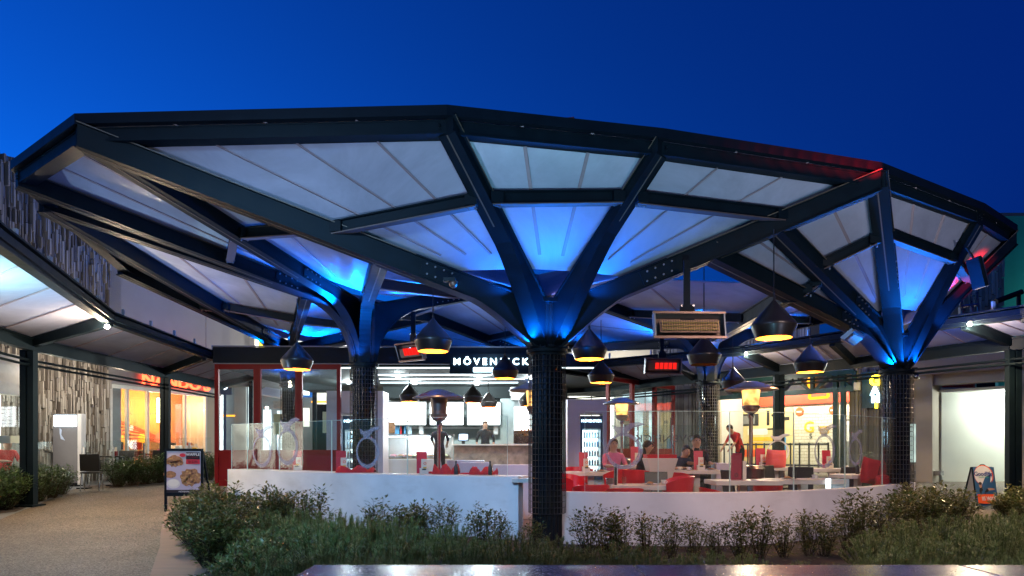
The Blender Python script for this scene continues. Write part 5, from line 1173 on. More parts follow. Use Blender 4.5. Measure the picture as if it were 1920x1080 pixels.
m = MB(); m.box((c, d, gz(d)+.42), (1.0, .5, .18), R(38)); m.box((c, d, gz(d)+.18), (.95, .45, .34), R(38)); m.build('seat', 'red_fabric', t, bevel=.05); m = MB(); m.box((c+.16, d-.22, gz(d)+.62), (1.0, .12, .42), R(38)); m.box((c+.42, d+.36, gz(d)+.66), (.5, .14, .5), R(-52)); m.build('backrest', 'red_fabric', t, bevel=.06)
def cushion(px, py, d, s, rz, tilt, label, m_='red_fabric', k=1):
    c = at(px, py, d); m = MB(); mx = Matrix.Rotation(R(rz), 3, 'Z')@Matrix.Rotation(R(tilt), 3, 'Y'); n = 10; vs = []
    for side in (1, -1):
        for i in range(n+1):
            for j in range(n+1):
                u, v = i/n*2-1, j/n*2-1; pch = 1-.13*(1-u*u) if abs(v) == 1 else 1; pcv = 1-.13*(1-v*v) if abs(u) == 1 else 1
                vs.append(c+mx@Vector((u*s/2*(1-.10*(1-v*v)*abs(u)**3*-1+.0), side*.085*k*max((1-u**4)*(1-v**4), 0)**.6, v*s/2*(1+.06*abs(u)**3))))
    N = (n+1)**2; fs = [(i*(n+1)+j, i*(n+1)+j+1, (i+1)*(n+1)+j+1, (i+1)*(n+1)+j) for i in range(n) for j in range(n)]; m.add(vs, fs+[tuple(N+q for q in f[::-1]) for f in fs]); o = m.build('cushion', m_, None, smooth=True); tag(o, label, 'cushion', 'red cushions')
cushion(1634, 884, 12.55, .46, 20, 10, 'red cushion propped at the sofa corner, the taller of two'); cushion(1660, 890, 12.6, .46, 40, 20, 'dark red cushion leaning on the other sofa cushion', 'red_fabric_dark'); mat('red_fabric_dark', (.30, .012, .016), .85, noise=.15, nscale=14, bump=.3)
cushion(1455, 862, 14.9, .42, 5, 3, 'bright coral cushion with white streak on the table behind the heater', 'coral'); mat('coral', (.70, .10, .09), .8, noise=.1)
# folded red blankets lying over the bar shelf
def blanket(px0, px1, d, z, label, h=.12):
    x0, x1 = ax(px0, d), ax(px1, d); n = 26; m = MB(); vs = []; rg = random.Random(px0)
    for i in range(n+1):
        u = i/n; x = x0+(x1-x0)*u; hh = h*(.35+.65*abs(sin(u*7+px0)))*(1 if 0 < i < n else .5)+rg.uniform(-.01, .01)
        for j, (y, k) in enumerate(((-.13, 0), (-.10, .6), (-.03, 1), (.06, .8), (.13, .1))): vs.append((x, d+y, z+hh*k+.003))
    m.add(vs, [(i*5+j, i*5+5+j, i*5+6+j, i*5+1+j) for i in range(n) for j in range(4)]); m.add([(v[0], v[1], z+.002) for v in vs], [(i*5+j, i*5+1+j, i*5+6+j, i*5+5+j) for i in range(n) for j in range(4)])
    o = m.build('blanket', 'red_fabric', None, smooth=True); tag(o, label, 'blanket', 'red blankets on the bar shelf')
blanket(632, 703, 12.1, 1.005, 'red blanket bunched on the bar shelf below the first ring decal'); blanket(812, 862, 11.3, 1.005, 'red blanket folded on the bar shelf under the patio heater pole', .17); blanket(880, 934, 11.1, 1.005, 'long red blanket on the bar shelf toward the front column', .13)
# menu holders
def make_menu():
    t = thing('menu_holder', 'x', 'menu holder', group='red menu holders on the tables')
    m = MB(); m.box((0, .03, .17), (.155, .012, .33), mtx=Matrix.Rotation(R(-4), 3, 'X')); m.build('menu', 'menu_red', t)
    m = MB(); m.box((.03, -.02, .045), (.13, .07, .09)); m.build('base', 'table_white', t, bevel=.004); m = MB(); m.box((.035, .0, .14), (.09, .006, .17)); c = m.build('card', 'paper', t)
    m = MB(); m.lathe([(.022, .0), (.022, .004), (.014, .004), (.014, 0)], (.045, -.0045, .16), 16, mtx=Matrix.Rotation(R(90), 3, 'X')); m.build('emblem', 'orange_paint', c)
    m = MB(); m.box((.03, -.057, .07), (.06, .006, .02)); m.build('sachet', 'black_plastic', t); m = MB(); m.box((.04, -.05, .095), (.05, .02, .02)); m.build('sachet', 'yellow_paint', t)
    return t
mat('menu_red', (.52, .02, .05), .45)
me0 = make_menu(); mn = [0]
def menu(loc, label, rz=0, sc=1.0):
    t = me0 if mn[0] == 0 else dup(me0)
    mn[0] += 1; t.location = loc; t.rotation_euler = (0, 0, R(rz)); t.scale = (sc,)*3; t['label'] = label
def shelfp(px, k=.30): c = on_poly(off(wl, k), px); return Vector((c[0], c[1], 1.006))
menu(shelfp(556), 'red menu holder on the bar shelf in front of the second red door', -6, 1.15); menu(shelfp(640), 'red menu holder on the bar shelf just before the caged column', 20, 1.15); menu(shelfp(791), 'red menu holder on the bar shelf beside the patio heater pole', 12, 1.1)
menu(TOPS['e']+Vector((-.15, -.1, 0)), 'red menu holder on the partition table under the drinks fridge', 8, 1.15); menu(TOPS['d']+Vector((.02, -.1, 0)), 'red menu holder in front of the diner with the dark jacket', 0, 1.2); menu(TOPS['f']+Vector((-.35, -.15, 0)), 'red menu holder beside the coral cushion', 0, 1.25); menu(TOPS['g']+Vector((-.15, -.1, 0)), 'red menu holder under the large ring decal on glass', 0, 1.15)
menu(TOPS['j']+Vector((.0, -.1, 0)), 'red menu holder next to the pink shirt diner', 0, 1.3)
t = thing('menu_book', 'tall dark red menu book standing upright at the joined tables', 'menu', TOPS['b']+Vector((-.1, 0, 0))); p = TOPS['b']+Vector((-.1, 0, 0))
m = MB(); m.box(p+Vector((0, .02, .21)), (.17, .02, .42)); m.box(p+Vector((.03, .06, .23)), (.17, .02, .45), R(14)); m.build('cover', 'menu_wine', t); mat('menu_wine', (.28, .012, .04), .4)
m = MB(); m.lathe([(.032, 0), (.032, .004), (.022, .004), (.022, 0)], p+Vector((.0, .008, .08)), 18, mtx=Matrix.Rotation(R(90), 3, 'X')); m.build('emblem', 'black_plastic', t); m = MB(); m.box(p+Vector((.14, .03, .16)), (.06, .05, .32)); m.build('card', 'paper', t)
m = MB(); p = TOPS['a']+Vector((-.52, -.1, 0)); t = thing('menu_folder', 'slim dark menu folder upright on the nearest table', 'menu', p); m.box(p+Vector((0, 0, .17)), (.03, .12, .34)); m.build('cover', 'black_plastic', t); m = MB(); m.box(p+Vector((.024, 0, .16)), (.012, .11, .31)); m.build('pages', 'paper', t)
def cup(loc, label):
    t = thing('coffee_cup', label, 'cup', loc, group='white cups on the tables'); L = Vector(loc)
    m = MB().lathe([(.0, .006), (.075, .012), (.08, .018), (.0, .012)], L, 20); m.build('saucer', 'white_paint', t, smooth=True); m = MB().lathe([(0, .014), (.028, .014), (.042, .07), (.038, .07), (.025, .022), (0, .022)], L, 18); m.build('cup_body', 'white_paint', t, smooth=True)
    m = MB(); m.path([L+Vector((.04+.02*sin(a*pi/6), 0, .06-.035*a/6)) for a in range(7)], .005, 6); m.build('handle', 'white_paint', t)
cup(TOPS['d']+Vector((-.38, -.1, 0)), 'white cup in front of the leaning dark diner'); cup(TOPS['d']+Vector((-.22, -.2, 0)), 'white cup and saucer nearest the menu stand of the dark diners'); cup(TOPS['a']+Vector((.3, .1, 0)), 'white cup on the nearest table'); cup(TOPS['c']+Vector((.2, 0, 0)), 'white cup on the second of the joined tables'); cup(TOPS['g']+Vector((.25, -.1, 0)), 'white cup on the table before the brick restaurant door')
def plate(loc, label):
    t = thing('plate', label, 'plate', loc, group='plates on the tables'); m = MB().lathe([(0, .004), (.07, .005), (.12, .018), (.122, .021), (.07, .010), (0, .009)], loc, 24); m.build('dish', 'white_paint', t, smooth=True)
    m = MB(); m.ball(Vector(loc)+Vector((0, 0, .025)), .06, (1, .8, .45), 10); m.build('food', 'waffle_print', t, smooth=True)
plate(TOPS['a']+Vector((.05, -.05, 0)), 'plate with a waffle on the nearest table'); plate(TOPS['c']+Vector((-.3, -.1, 0)), 'plate with a waffle on the joined table away from the menu book'); plate(TOPS['e']+Vector((.2, -.1, 0)), 'plate on the partition table'); plate(TOPS['d']+Vector((.3, 0, 0)), 'plate at the far side of the dark diners table')
def glassware(loc, label):
    t = tag(MB().lathe([(0, .004), (.03, .004), (.04, .13), (.038, .13), (.028, .012), (0, .012)], loc, 16).build('tumbler', 'glass', None, smooth=True), label, 'glass')
glassware(TOPS['a']+Vector((-.38, -.1, 0)), 'empty tumbler beside the slim menu folder'); glassware(TOPS['i']+Vector((.2, 0, 0)), 'tumbler on the table behind the unlit patio heater')
def bottle(loc, label, m_='black_plastic'):
    t = thing('sauce_bottle', label, 'bottle', loc); m = MB().lathe([(0, 0), (.032, 0), (.034, .02), (.034, .12), (.014, .17), (.013, .2)], loc, 16); m.build('bottle_body', m_, t, smooth=True); m = MB().lathe([(.015, .195), (.015, .225), (0, .225)], loc, 12); m.build('cap', 'chrome', t)
bottle(shelfp(855), 'dark bottle on the bar shelf between patio heater and red blanket'); bottle(shelfp(919), 'dark bottle on the bar shelf nearest the front column'); bottle(TOPS['h'], 'dark bottle on the small sofa table'); bottle(TOPS['c']+Vector((-.1, .1, 0)), 'dark bottle on the joined tables'); 
m = MB(); p = TOPS['a']+Vector((-.75, 0, 0)); p = Vector((p.x+.05, p.y, TOPS['a'].z)); 
m.box(p+Vector((.12, .12, .05)), (.12, .09, .10)); o = m.build('sugar_caddy', 'stainless', None, bevel=.006); tag(o, 'small steel sugar caddy on the nearest table', 'caddy')
# pale blue lit stand at the terrace far end
d = 13.2; t = thing('lit_display_stand', 'narrow stand with lit white edge in front of the brick restaurant', 'stand', (ax(1560, d), d, gz(d))); m = MB(); m.box((ax(1553, 11.35), 11.35, gz(11.35)+.45), (.07, .04, .84)); m.build('light_edge', 'strip_soft', t); m = MB(); m.box((ax(1575, 11.5), 11.5, gz(11.5)+.45), (.28, .06, .8)); m.build('panel', 'bottle_pale', t); emis('strip_soft', (.85, .93, 1), 1.6)
# glass screen at the far side of the terrace with mirrored writing
d = 17.6; t = thing('glass_screen', 'rear glass screen with mirrored letters between the second doors and rear column', 'glass screen', (ax(1260, d), d, gz(d)))
for a, b in ((1196, 1262), (1262, 1326)):
    m = MB(); z0, z1 = gz(d)+.2, EYE+(HOR-797)/FPX*d; m.box((ax((a+b)/2, d), d, (z0+z1)/2), (ax(b, d)-ax(a, d)-.02, .012, z1-z0)); m.build('pane', 'glass', t)
    m = MB(); m.box((ax(a, d), d, (gz(d)+z1)/2), (.04, .04, z1-gz(d))); m.build('post', 'chrome', t)
text('MÖVENPICK', .27, 'lettering', 'dark_print', t, (ax(1258, d), d-.012, EYE+(HOR-823)/FPX*d), ext=.002, mirror=True, width=1.25); mat('dark_print', (.06, .07, .07), .5)
d = 15.6
t = thing('glass_screen', 'far glass screen with white ring emblem before the green posts', 'glass screen', (ax(1500, d), d, gz(d)))
for a, b in ((1432, 1485), (1487, 1575), (1577, 1650)):
    m = MB(); z0, z1 = gz(d)+.15, EYE+(HOR-(805 if a < 1500 else 798))/FPX*d; m.box((ax((a+b)/2, d), d, (z0+z1)/2), (ax(b, d)-ax(a, d), .012, z1-z0)); p = m.build('pane', 'glass', t)
    if a == 1432: m = MB(); ring_decal(m, (ax(1459, d), d-.01, EYE+(HOR-846)/FPX*d), (1, 0, 0), .25, .12); m.build('decal', 'white_paint', p)
# big pot with palm near the fluted wall
d = 16.5; t = thing('potted_plant', 'dark square pot with a small leafy plant before the ribbed cladding', 'plant', (ax(1622, d), d, gz(d))); c = Vector((ax(1622, d), d, gz(d)))
m = MB(); m.add([c+Vector((sx*w_, sy*w_, z)) for z, w_ in ((.0, .16), (.62, .24)) for sx, sy in ((-1, -1), (1, -1), (1, 1), (-1, 1))], [(0,3,2,1), (4,5,6,7), (0,1,5,4), (1,2,6,5), (2,3,7,6), (3,0,4,7)]); m.build('pot', 'steel_dark', t)
m = MB()
for k in range(60):
    a = random.uniform(0, 6.28); r_ = random.uniform(.05, .35); z = .65+random.uniform(0, .45); p = c+Vector((r_*cos(a), r_*sin(a), z)); q_ = Vector((cos(a), sin(a), random.uniform(-.3, .4)))*.12; s_ = Vector((-sin(a), cos(a), 0))*.025; m.add([p-q_*.5, p+s_, p+q_*.6, p-s_], [(0, 1, 2, 3)])
m.tube(c+Vector((0, 0, .55)), c+Vector((0, 0, .95)), .02, 6); m.build('foliage', 'leaf_green', t)

# ------------------------------------------------------------------ people
def person(name_label, loc, rz, seated, top, hair='hair', s=1.0, bend=0, wrists=None, legs='black_cloth', turn=0, longhair=False):
    g = Vector(loc); V = []; E = []; RAD = []; PART = []
    def v(p, r, part, par=None, ry=None):
        V.append(Vector(p)); RAD.append((r, ry or r)); PART.append(part)
        if par is not None: E.append((par, len(V)-1))
        return len(V)-1
    pz = .52 if seated else .93
    lean = bend
    pel = v((0, 0, pz), .135, 'leg', None, .115); sp = v((0, -.12*lean, pz+.20), .125, 'top', pel, .105); chs = v((0, -.42*lean, pz+.42-.08*lean), .145, 'top', sp, .115)
    nk = v((0, -.56*lean, pz+.56-.12*lean), .058, 'skin', chs); hb = v((0, -.64*lean-.015, pz+.64-.16*lean), .075, 'skin', nk, .08); hm = v((0, -.72*lean-.02, pz+.72-.2*lean), .083, 'skin', hb, .095); ht = v((0, -.76*lean-.015, pz+.80-.22*lean), .06, 'skin', hm, .07)
    v((0, V[hm].y-.105, V[hm].z-.015), .012, 'skin', hm)
    for sx in (-1, 1): v((sx*.085, V[hm].y+.01, V[hm].z-.01), .014, 'skin', hm)
    for k, sx in enumerate((-1, 1)):
        sh = v((sx*.185, V[chs].y, V[chs].z+.06), .066, 'top', chs); W_ = Vector((wrists or ([(-.16, -.42, .80), (.16, -.42, .80)] if seated else [(-.26, -.10, .86), (.26, -.10, .86)]))[k])
        el = V[sh].lerp(W_, .5)+Vector((sx*.06, .08 if seated else .05, -.10 if seated else 0)); e = v(el, .046, 'top', sh); w = v(W_, .030, 'skin', e); dr = (W_-el).normalized()
        pm = v(W_+dr*.055, .034, 'skin', w, .020); sd = Vector((1, 0, 0)) if abs(dr.x) < .8 else Vector((0, 1, 0))
        for f, (o_, L_) in enumerate(((-.030, .060), (-.010, .072), (.010, .068), (.028, .052))):
            b = v(W_+dr*.09+sd*o_, .0095, 'skin', pm); c = v(W_+dr*(.09+L_*.55)+sd*o_*1.1+Vector((0, 0, -.008)), .0088, 'skin', b); v(W_+dr*(.09+L_*.95)+sd*o_*1.1+Vector((0, 0, -.026)), .007, 'skin', c)
        t1 = v(W_+dr*.045+sd*(-sx*.042), .011, 'skin', pm); v(W_+dr*.085+sd*(-sx*.058)+Vector((0, 0, -.008)), .0085, 'skin', t1)
        hp = v((sx*.095, .0, pz-.03), .098, 'leg', pel)
        kn = v((sx*.11, -.42 if seated else -.03, .50 if seated else .50), .064, 'leg', hp); an = v((sx*.115, -.38 if seated else .02, .09), .042, 'leg', kn); v((sx*.125, V[an].y-.16, .045), .034, 'shoe', an)
    me = bpy.data.meshes.new('tmp'); me.from_pydata([tuple(p) for p in V], E, []); ob = bpy.data.objects.new('tmp', me); COL.objects.link(ob)
    ob.modifiers.new('s', 'SKIN'); sk = me.skin_vertices[0].data
    for i, (a, b) in enumerate(RAD): sk[i].radius = (a, b); sk[i].use_root = (i == 0)
    sb_ = ob.modifiers.new('d', 'SUBSURF'); sb_.levels = 1; sb_.render_levels = 1
    m2 = bpy.data.meshes.new_from_object(ob.evaluated_get(bpy.context.evaluated_depsgraph_get())); bpy.data.objects.remove(ob)
    mx = Matrix.Translation(g)@Matrix.Rotation(R(rz), 4, 'Z')@Matrix.Scale(s, 4); cols = ['skin', top, legs, 'black_plastic']; idx = {'skin': 0, 'top': 1, 'leg': 2, 'shoe': 3}
    m2.materials.clear()
    for c in cols: m2.materials.append(M[c])
    for p in m2.polygons:
        c = p.center; best = 0; bd = 9
        for a, b in E:
            A, B_ = V[a], V[b]; ab = B_-A; tt = max(0, min(1, (c-A).dot(ab)/max(ab.length_squared, 1e-9))); q_ = (A+ab*tt-c).length-(RAD[a][0]*(1-tt)+RAD[b][0]*tt)
            if q_ < bd: bd = q_; best = PART[b] if tt > .25 or PART[a] != 'top' else PART[a]
        p.material_index = idx[best]; p.use_smooth = True
    t = bpy.data.objects.new('person', m2); COL.objects.link(t); m2.name = 'person'; m2.transform(mx); tag(t, name_label, 'person')
    H_ = V[hm]+Vector((0, .012, .028)); m = MB(); n = 14; vs = []
    for j in range(8):
        a = pi*.62*j/7
        for i in range(n):
            b = 2*pi*i/n; front = max(0, -sin(b)); aa = a*(1-.42*front); vs.append(H_+Vector((.098*sin(aa)*cos(b), .112*sin(aa)*sin(b), .108*cos(aa))))
    m.add(vs, [(j*n+i, j*n+(i+1)%n, (j+1)*n+(i+1)%n, (j+1)*n+i) for j in range(7) for i in range(n)])
    if longhair: m.ball(H_+Vector((0, .06, -.14)), .1, (.95, .55, 1.5), 12)
    m.v = [tuple(mx@Vector(q_)) for q_ in m.v]; h = m.build('hair', hair, t, smooth=True)
    for sx in (-1, 1): m = MB(); m.ball(mx@(V[hm]+Vector((sx*.034, -.083, .012))), .011*s, n=8); m.build('eye', 'black_plastic', t)
    return t
def pl(px, d): return (ax(px, d), d, gz(d))
person('diner in a pink shirt seated behind the large ring decal', pl(1150, 14.9), 10, True, 'pink_cloth', 'hair', 1.05)
person('dark haired diner in black seated between the pink shirt and the planter', pl(1197, 14.5), 70, True, 'black_cloth', 'hair', 1.06, .25, longhair=True)
person('diner in navy leaning over the cup table beside the flared planter', pl(1270, 14.9), 20, True, 'navy_cloth', 'hair', 1.0, .45)
person('diner in a black jacket seen from behind the menu stand', pl(1303, 14.95), 5, True, 'black_cloth', 'hair_green', 1.12, .1); mat('hair_green', (.02, .022, .010), .6, noise=.3, nscale=40)
person('customer in dark navy standing at the gelato display case', pl(824, 20.6), 180, False, 'navy_cloth', 'hair_brown', 1.0, wrists=[(-.2, -.3, 1.1), (.2, -.3, 1.1)])
person('server with dark hair working behind the brown stone counter', pl(910, 22.9), 0, False, 'black_cloth', 'hair', 1.02, .2)
person('person in a bright red top bending near the mural wall', pl(1388, 21.5), -70, False, 'red_cloth', 'hair', 1.0, .55, [(-.2, -.5, .95), (.2, -.5, .95)])
person('person in a red top seated behind the glass barrier at the picture edge', (ax(8, 16.6), 16.6, gz(16.6)), 60, True, 'red_cloth', 'hair_brown', 1.05, .2)

# ------------------------------------------------------------------ signs and furniture on the path
d = 13.7; X0, X1 = ax(309, d), ax(381, d); zt_, zb_, gl = EYE+(HOR-841)/FPX*d, EYE+(HOR-927)/FPX*d, gz(d); cx = (X0+X1)/2; w = X1-X0
t = thing('sandwich_board', 'black framed sandwich board advertising waffles on the path edge', 'sign board', (cx, d, gl))
m = MB()
for X in (X0+.02, X1-.02): m.box((X, d, (zt_+gl)/2), (.045, .035, zt_-gl)); m.bar((X, d+.03, zt_-.05), (X+.0, d+.45, gl), .035, .03)
m.box((cx, d, zt_-.025), (w, .034, .05)); m.box((cx, d, zb_), (w, .034, .07)); m.build('frame', 'steel_dark', t)
zm = (zt_+zb_)/2; ph = zt_-zb_
def pp(u, v): return Vector((X0+.04+(w-.08)*u, d-.012, zb_+.03+(ph-.08)*v))
mat('poster_pink', (.50, .42, .44), .5, noise=.12, nscale=3); m = MB(); m.box((cx, d, zm), (w-.06, .016, ph-.06)); po = m.build('poster', 'poster_pink', t)
mat('waffle_print', (.30, .14, .06), .6, noise=.6, nscale=22); mat('poster_black', (.012, .008, .012), .5); mat('poster_red', (.50, .02, .04), .5); mat('poster_lilac', (.42, .36, .46), .5)
def blob(u, v, ru, rv, m_, o_=.002, jag=0, name='printed_shape'):
    n = 26; c = pp(u, v); vs = [c+Vector((0, -o_, 0))]
    for i in range(n): a = 2*pi*i/n; k = 1+random.uniform(-jag, jag); vs.append(c+Vector((cos(a)*ru*k*(w-.08), -o_, sin(a)*rv*k*(ph-.08))))
    m = MB(); m.add(vs, [(0, 1+(i+1)%n, 1+i) for i in range(n)]); m.build(name, m_, po)
def rect(u0, u1, v0, v1, m_, o_=.002): a, b = pp(u0, v0), pp(u1, v1); m = MB(); m.add([(a.x, a.y-o_, a.z), (b.x, a.y-o_, a.z), (b.x, a.y-o_, b.z), (a.x, a.y-o_, b.z)], [(0, 1, 2, 3)]); m.build('printed_shape', m_, po)
rect(0, 1, .0, .66, 'poster_lilac', .001); rect(0, 1, -.02, .075, 'poster_black', .0015)
blob(.24, .76, .25, .14, 'waffle_print', .002, .14); blob(.47, .9, .09, .045, 'poster_red', .003)
blob(.70, .37, .31, .20, 'waffle_print', .002, .14); blob(.10, .44, .19, .085, 'waffle_print', .002, .06); blob(.20, .22, .20, .115, 'table_white', .002); blob(.20, .24, .16, .085, 'paper', .003)
for k in range(34): a = random.uniform(0, 6.28); r_ = sqrt(random.random()); blob(.70+.27*r_*cos(a), .37+.16*r_*sin(a), .035, .022, random.choice(['waffle_light', 'waffle_dark', 'waffle_light']), .004, .35)
for k in range(26): a = random.uniform(0, 6.28); r_ = sqrt(random.random()); blob(.24+.21*r_*cos(a), .75+.11*r_*sin(a), .03, .02, random.choice(['waffle_light', 'waffle_dark']), .004, .35)
mat('waffle_light', (.50, .27, .10), .6); mat('waffle_dark', (.13, .05, .03), .6)
rect(.57, .97, .80, .97, 'poster_black', .004); rect(.57, .97, .69, .80, 'poster_red', .004)
a = pp(.77, .915); text('WAFFLE', .075, 'lettering', 'white_paint', po, a+Vector((0, -.006, 0)), ext=.001, width=1.0, bold=.001); a = pp(.77, .745); text('$12.95', .07, 'lettering', 'poster_wine', po, a+Vector((0, -.006, 0)), ext=.001, bold=.001); mat('poster_wine', (.16, .008, .015), .5); a = pp(.77, .845); text('MOMENTS', .045, 'lettering', 'poster_wine', po, a+Vector((0, -.006, 0)), ext=.001)
a = pp(.55, .03); text('MÖVENPICK', .04, 'lettering', 'white_paint', po, a+Vector((0, -.004, 0)), ext=.001, width=1.2)
# directory totem
d = 18.7; g = gz(d); X0, X1 = ax(99, d), ax(146, d); X2 = ax(153, d); zt_ = EYE+(HOR-776)/FPX*d; cx = (X0+X1)/2
t = thing('directory_totem', 'grey directory totem with glowing top panel standing at the path edge', 'totem', (cx, d, g))
m = MB(); m.box((cx, d+.08, (g+.1+zt_)/2), (X1-X0, .16, zt_-g-.1)); m.build('body', 'totem_grey', t, bevel=.006); mat('totem_grey', (.13, .13, .15), .4, noise=.05)
m = MB(); m.box(((X1+X2)/2+.003, d+.08, (g+.05+zt_)/2), (X2-X1-.002, .2, zt_-g-.05)); m.build('side_panel', 'white_paint', t); m = MB(); m.box((cx+.02, d+.1, g+.05), (X2-X0, .2, .1)); m.build('plinth', 'steel_dark', t)
z0, z1 = EYE+(HOR-799)/FPX*d, EYE+(HOR-779)/FPX*d; m = MB(); m.box(((ax(102, d)+ax(143, d))/2, d-.008, (z0+z1)/2), (ax(143, d)-ax(102, d), .015, z1-z0)); m.build('light_panel', 'totem_light', t); emis('totem_light', (.75, .95, 1), 9)
m = MB(); P_ = [(112, 803), (116, 806), (115, 815), (122, 826), (114, 823), (112, 812)]; m.plate([(ax(x, d), d-.004, EYE+(HOR-y)/FPX*d) for x, y in P_], .003); m.build('map', 'map_blue', t); mat('map_blue', (.45, .55, .75), .5); plight('totem_glow', (cx, d-.5, (z0+z1)/2), 2, (.75, .95, 1), .15)
# goodlife a-frame
d = 14.2; gl = gz(d)-.02; zt_ = EYE+(HOR-876)/FPX*d; t = thing('aframe_sign', 'grey a-frame sign pointing this way outside the white corridor', 'sign board', (ax(1845, d), d, gl))
A0, A1, B0, B1_ = at(1823, 876, d), at(1861, 876, d), Vector((ax(1833, d-.2), d-.2, gl)), Vector((ax(1871, d-.15), d-.15, gl)); C0, C1_ = Vector((ax(1803, d+.45), d+.45, gl)), Vector((ax(1840, d+.5), d+.5, gl))
fx = (A1-A0).normalized(); fu = (A0-B0).normalized()
def fp_(u, v, o_=0): a = A0.lerp(A1, u); b = B0.lerp(B1_, u); return b.lerp(a, v)+Vector((-.1, -1, .3)).normalized()*(o_+.022 if o_ else 0)
m = MB(); m.plate([fp_(0, .1), fp_(1, .1), fp_(1, 1), fp_(0, 1)], .02); face = m.build('face_panel', 'aframe_blue', t); mat('aframe_blue', (.03, .10, .22), .4)
m = MB(); m.plate([A0+Vector((0, .02, 0)), A1+Vector((0, .02, 0)), C1_.lerp(A1, .1), C0.lerp(A0, .1)], .02); m.build('rear_panel', 'grey_trim', t)
m = MB(); m.plate([A0+Vector((0, .02, 0)), B0.lerp(A0, .12)+Vector((0, .02, 0)), C0.lerp(A0, .12)], .01); m.build('side_panel', 'grey_trim', t)
for p, q_ in ((A0, B0), (A1, B1_), (A0+Vector((0, .03, 0)), C0), (A1+Vector((0, .03, 0)), C1_)): m = MB(); m.bar(p, q_, .028, .028, up=(0, 1, 0)); m.build('leg', 'steel_dark', t)
m = MB(); hc = A0.lerp(A1, .5); m.path([hc+Vector((.07*cos(pi*k/8), 0, .06*sin(pi*k/8))) for k in range(9)], .008, 6); m.build('handle', 'steel_dark', t)
def fblob(u, v, ru, rv, m_, o_, par=face):
    n = 24; m = MB(); m.add([fp_(u, v, o_)]+[fp_(u+ru*cos(2*pi*i/n), v+rv*sin(2*pi*i/n), o_) for i in range(n)], [(0, 1+i, 1+(i+1)%n) for i in range(n)]); m.build('printed_shape', m_, par)
fblob(.48, .80, .47, .245, 'orange_paint', .003); fblob(.46, .80, .44, .225, 'white_paint', .005); mat('goodblue', (.02, .05, .22), .5)
fblob(.34, .44, .17, .10, 'black_cloth', .006); fblob(.62, .475, .32, .028, 'skin', .006); fblob(.25, .565, .075, .06, 'skin', .008); fblob(.25, .61, .08, .035, 'hair_brown', .010); fblob(.45, .45, .18, .05, 'black_cloth', .007)
m = MB(); m.add([fp_(.05, .14, .008), fp_(.86, .14, .008), fp_(.98, .26, .008), fp_(.86, .36, .008), fp_(.05, .36, .008)], [(0, 1, 2, 3, 4)]); m.build('printed_shape', 'orange_paint', face)
text('Goodlife', .125, 'lettering', 'goodblue', face, fp_(.45, .83, .01), fx, fu, ext=.001, bold=.003, width=.85); text('health clubs', .05, 'lettering', 'teal_wall', face, fp_(.47, .755, .01), fx, fu, ext=.001, width=.9); text('THIS WAY', .115, 'lettering', 'white_paint', face, fp_(.47, .25, .014), fx, fu, ext=.001, bold=.002, width=.72)
# glass barriers along the restaurant terrace
def barrier(pts, z, label, words, wm, flip):
    t = thing('glass_barrier', label, 'barrier', (*pts[0], gz(pts[0][1])))
    for (a, b), wd in zip(zip(pts, pts[1:]), words):
        A = Vector((*a, gz(a[1]))); B_ = Vector((*b, gz(b[1]))); dd = (B_-A).normalized(); m = MB(); m.bar(A.lerp(B_, .5)+Vector((0, 0, .1+z/2)), A.lerp(B_, .5)+dd*.0001+Vector((0, 0, .1+z/2)), .01, z) if 0 else m.bar(A+dd*.02+Vector((0, 0, .1+z/2)), B_-dd*.02+Vector((0, 0, .1+z/2)), .012, z); p = m.build('pane', 'glass', t)
        if wd: nn = Vector((dd.y, -dd.x, 0)); text(wd, .17, 'lettering', wm, p, A.lerp(B_, .5)+Vector((0, 0, z*.62))+nn*.014, dd, ext=.002, mirror=flip, shear=.25)
        m = MB(); m.box(A+Vector((0, 0, .55)), (.05, .05, 1.1)); m.build('post', 'stainless', t); m = MB(); m.box(A+Vector((0, 0, .01)), (.3, .2, .03)); m.build('foot', 'steel_dark', t)
barrier([(ax(158, 18.2), 18.2), (ax(212, 18.9), 18.9), (ax(258, 19.6), 19.6)], 1.15, 'glass barrier with dark mirrored writing near the directory totem', ["Nando's", "Nando's"], 'dark_print', True)
barrier([(ax(270, 21.0), 21.0), (ax(308, 21.4), 21.4), (ax(355, 21.9), 21.9), (ax(398, 22.4), 22.4)], 1.15, 'glass barrier with red writing below the orange restaurant windows', ["Nando's", "Nando's", "Nando's"], 'red_paint', False)
barrier([(ax(-40, 14.6), 14.9), (ax(48, 15.6), 15.6), (ax(98, 17.0), 17.0)], 1.2, 'glass barrier with frosted band behind the clipped hedge', ['', ''], 'dark_print', False)
m = MB(); A, B_ = Vector((ax(-40, 14.5), 14.85, EYE+(HOR-824)/FPX*14.8)), Vector((ax(48, 15.5), 15.5, EYE+(HOR-824)/FPX*15.5)); m.bar(A, B_, .004, .17); o = m.build('frosted_band', 'frost', bpy.data.objects['glass_barrier.002']); mat('frost', (.5, .58, .55), .7)
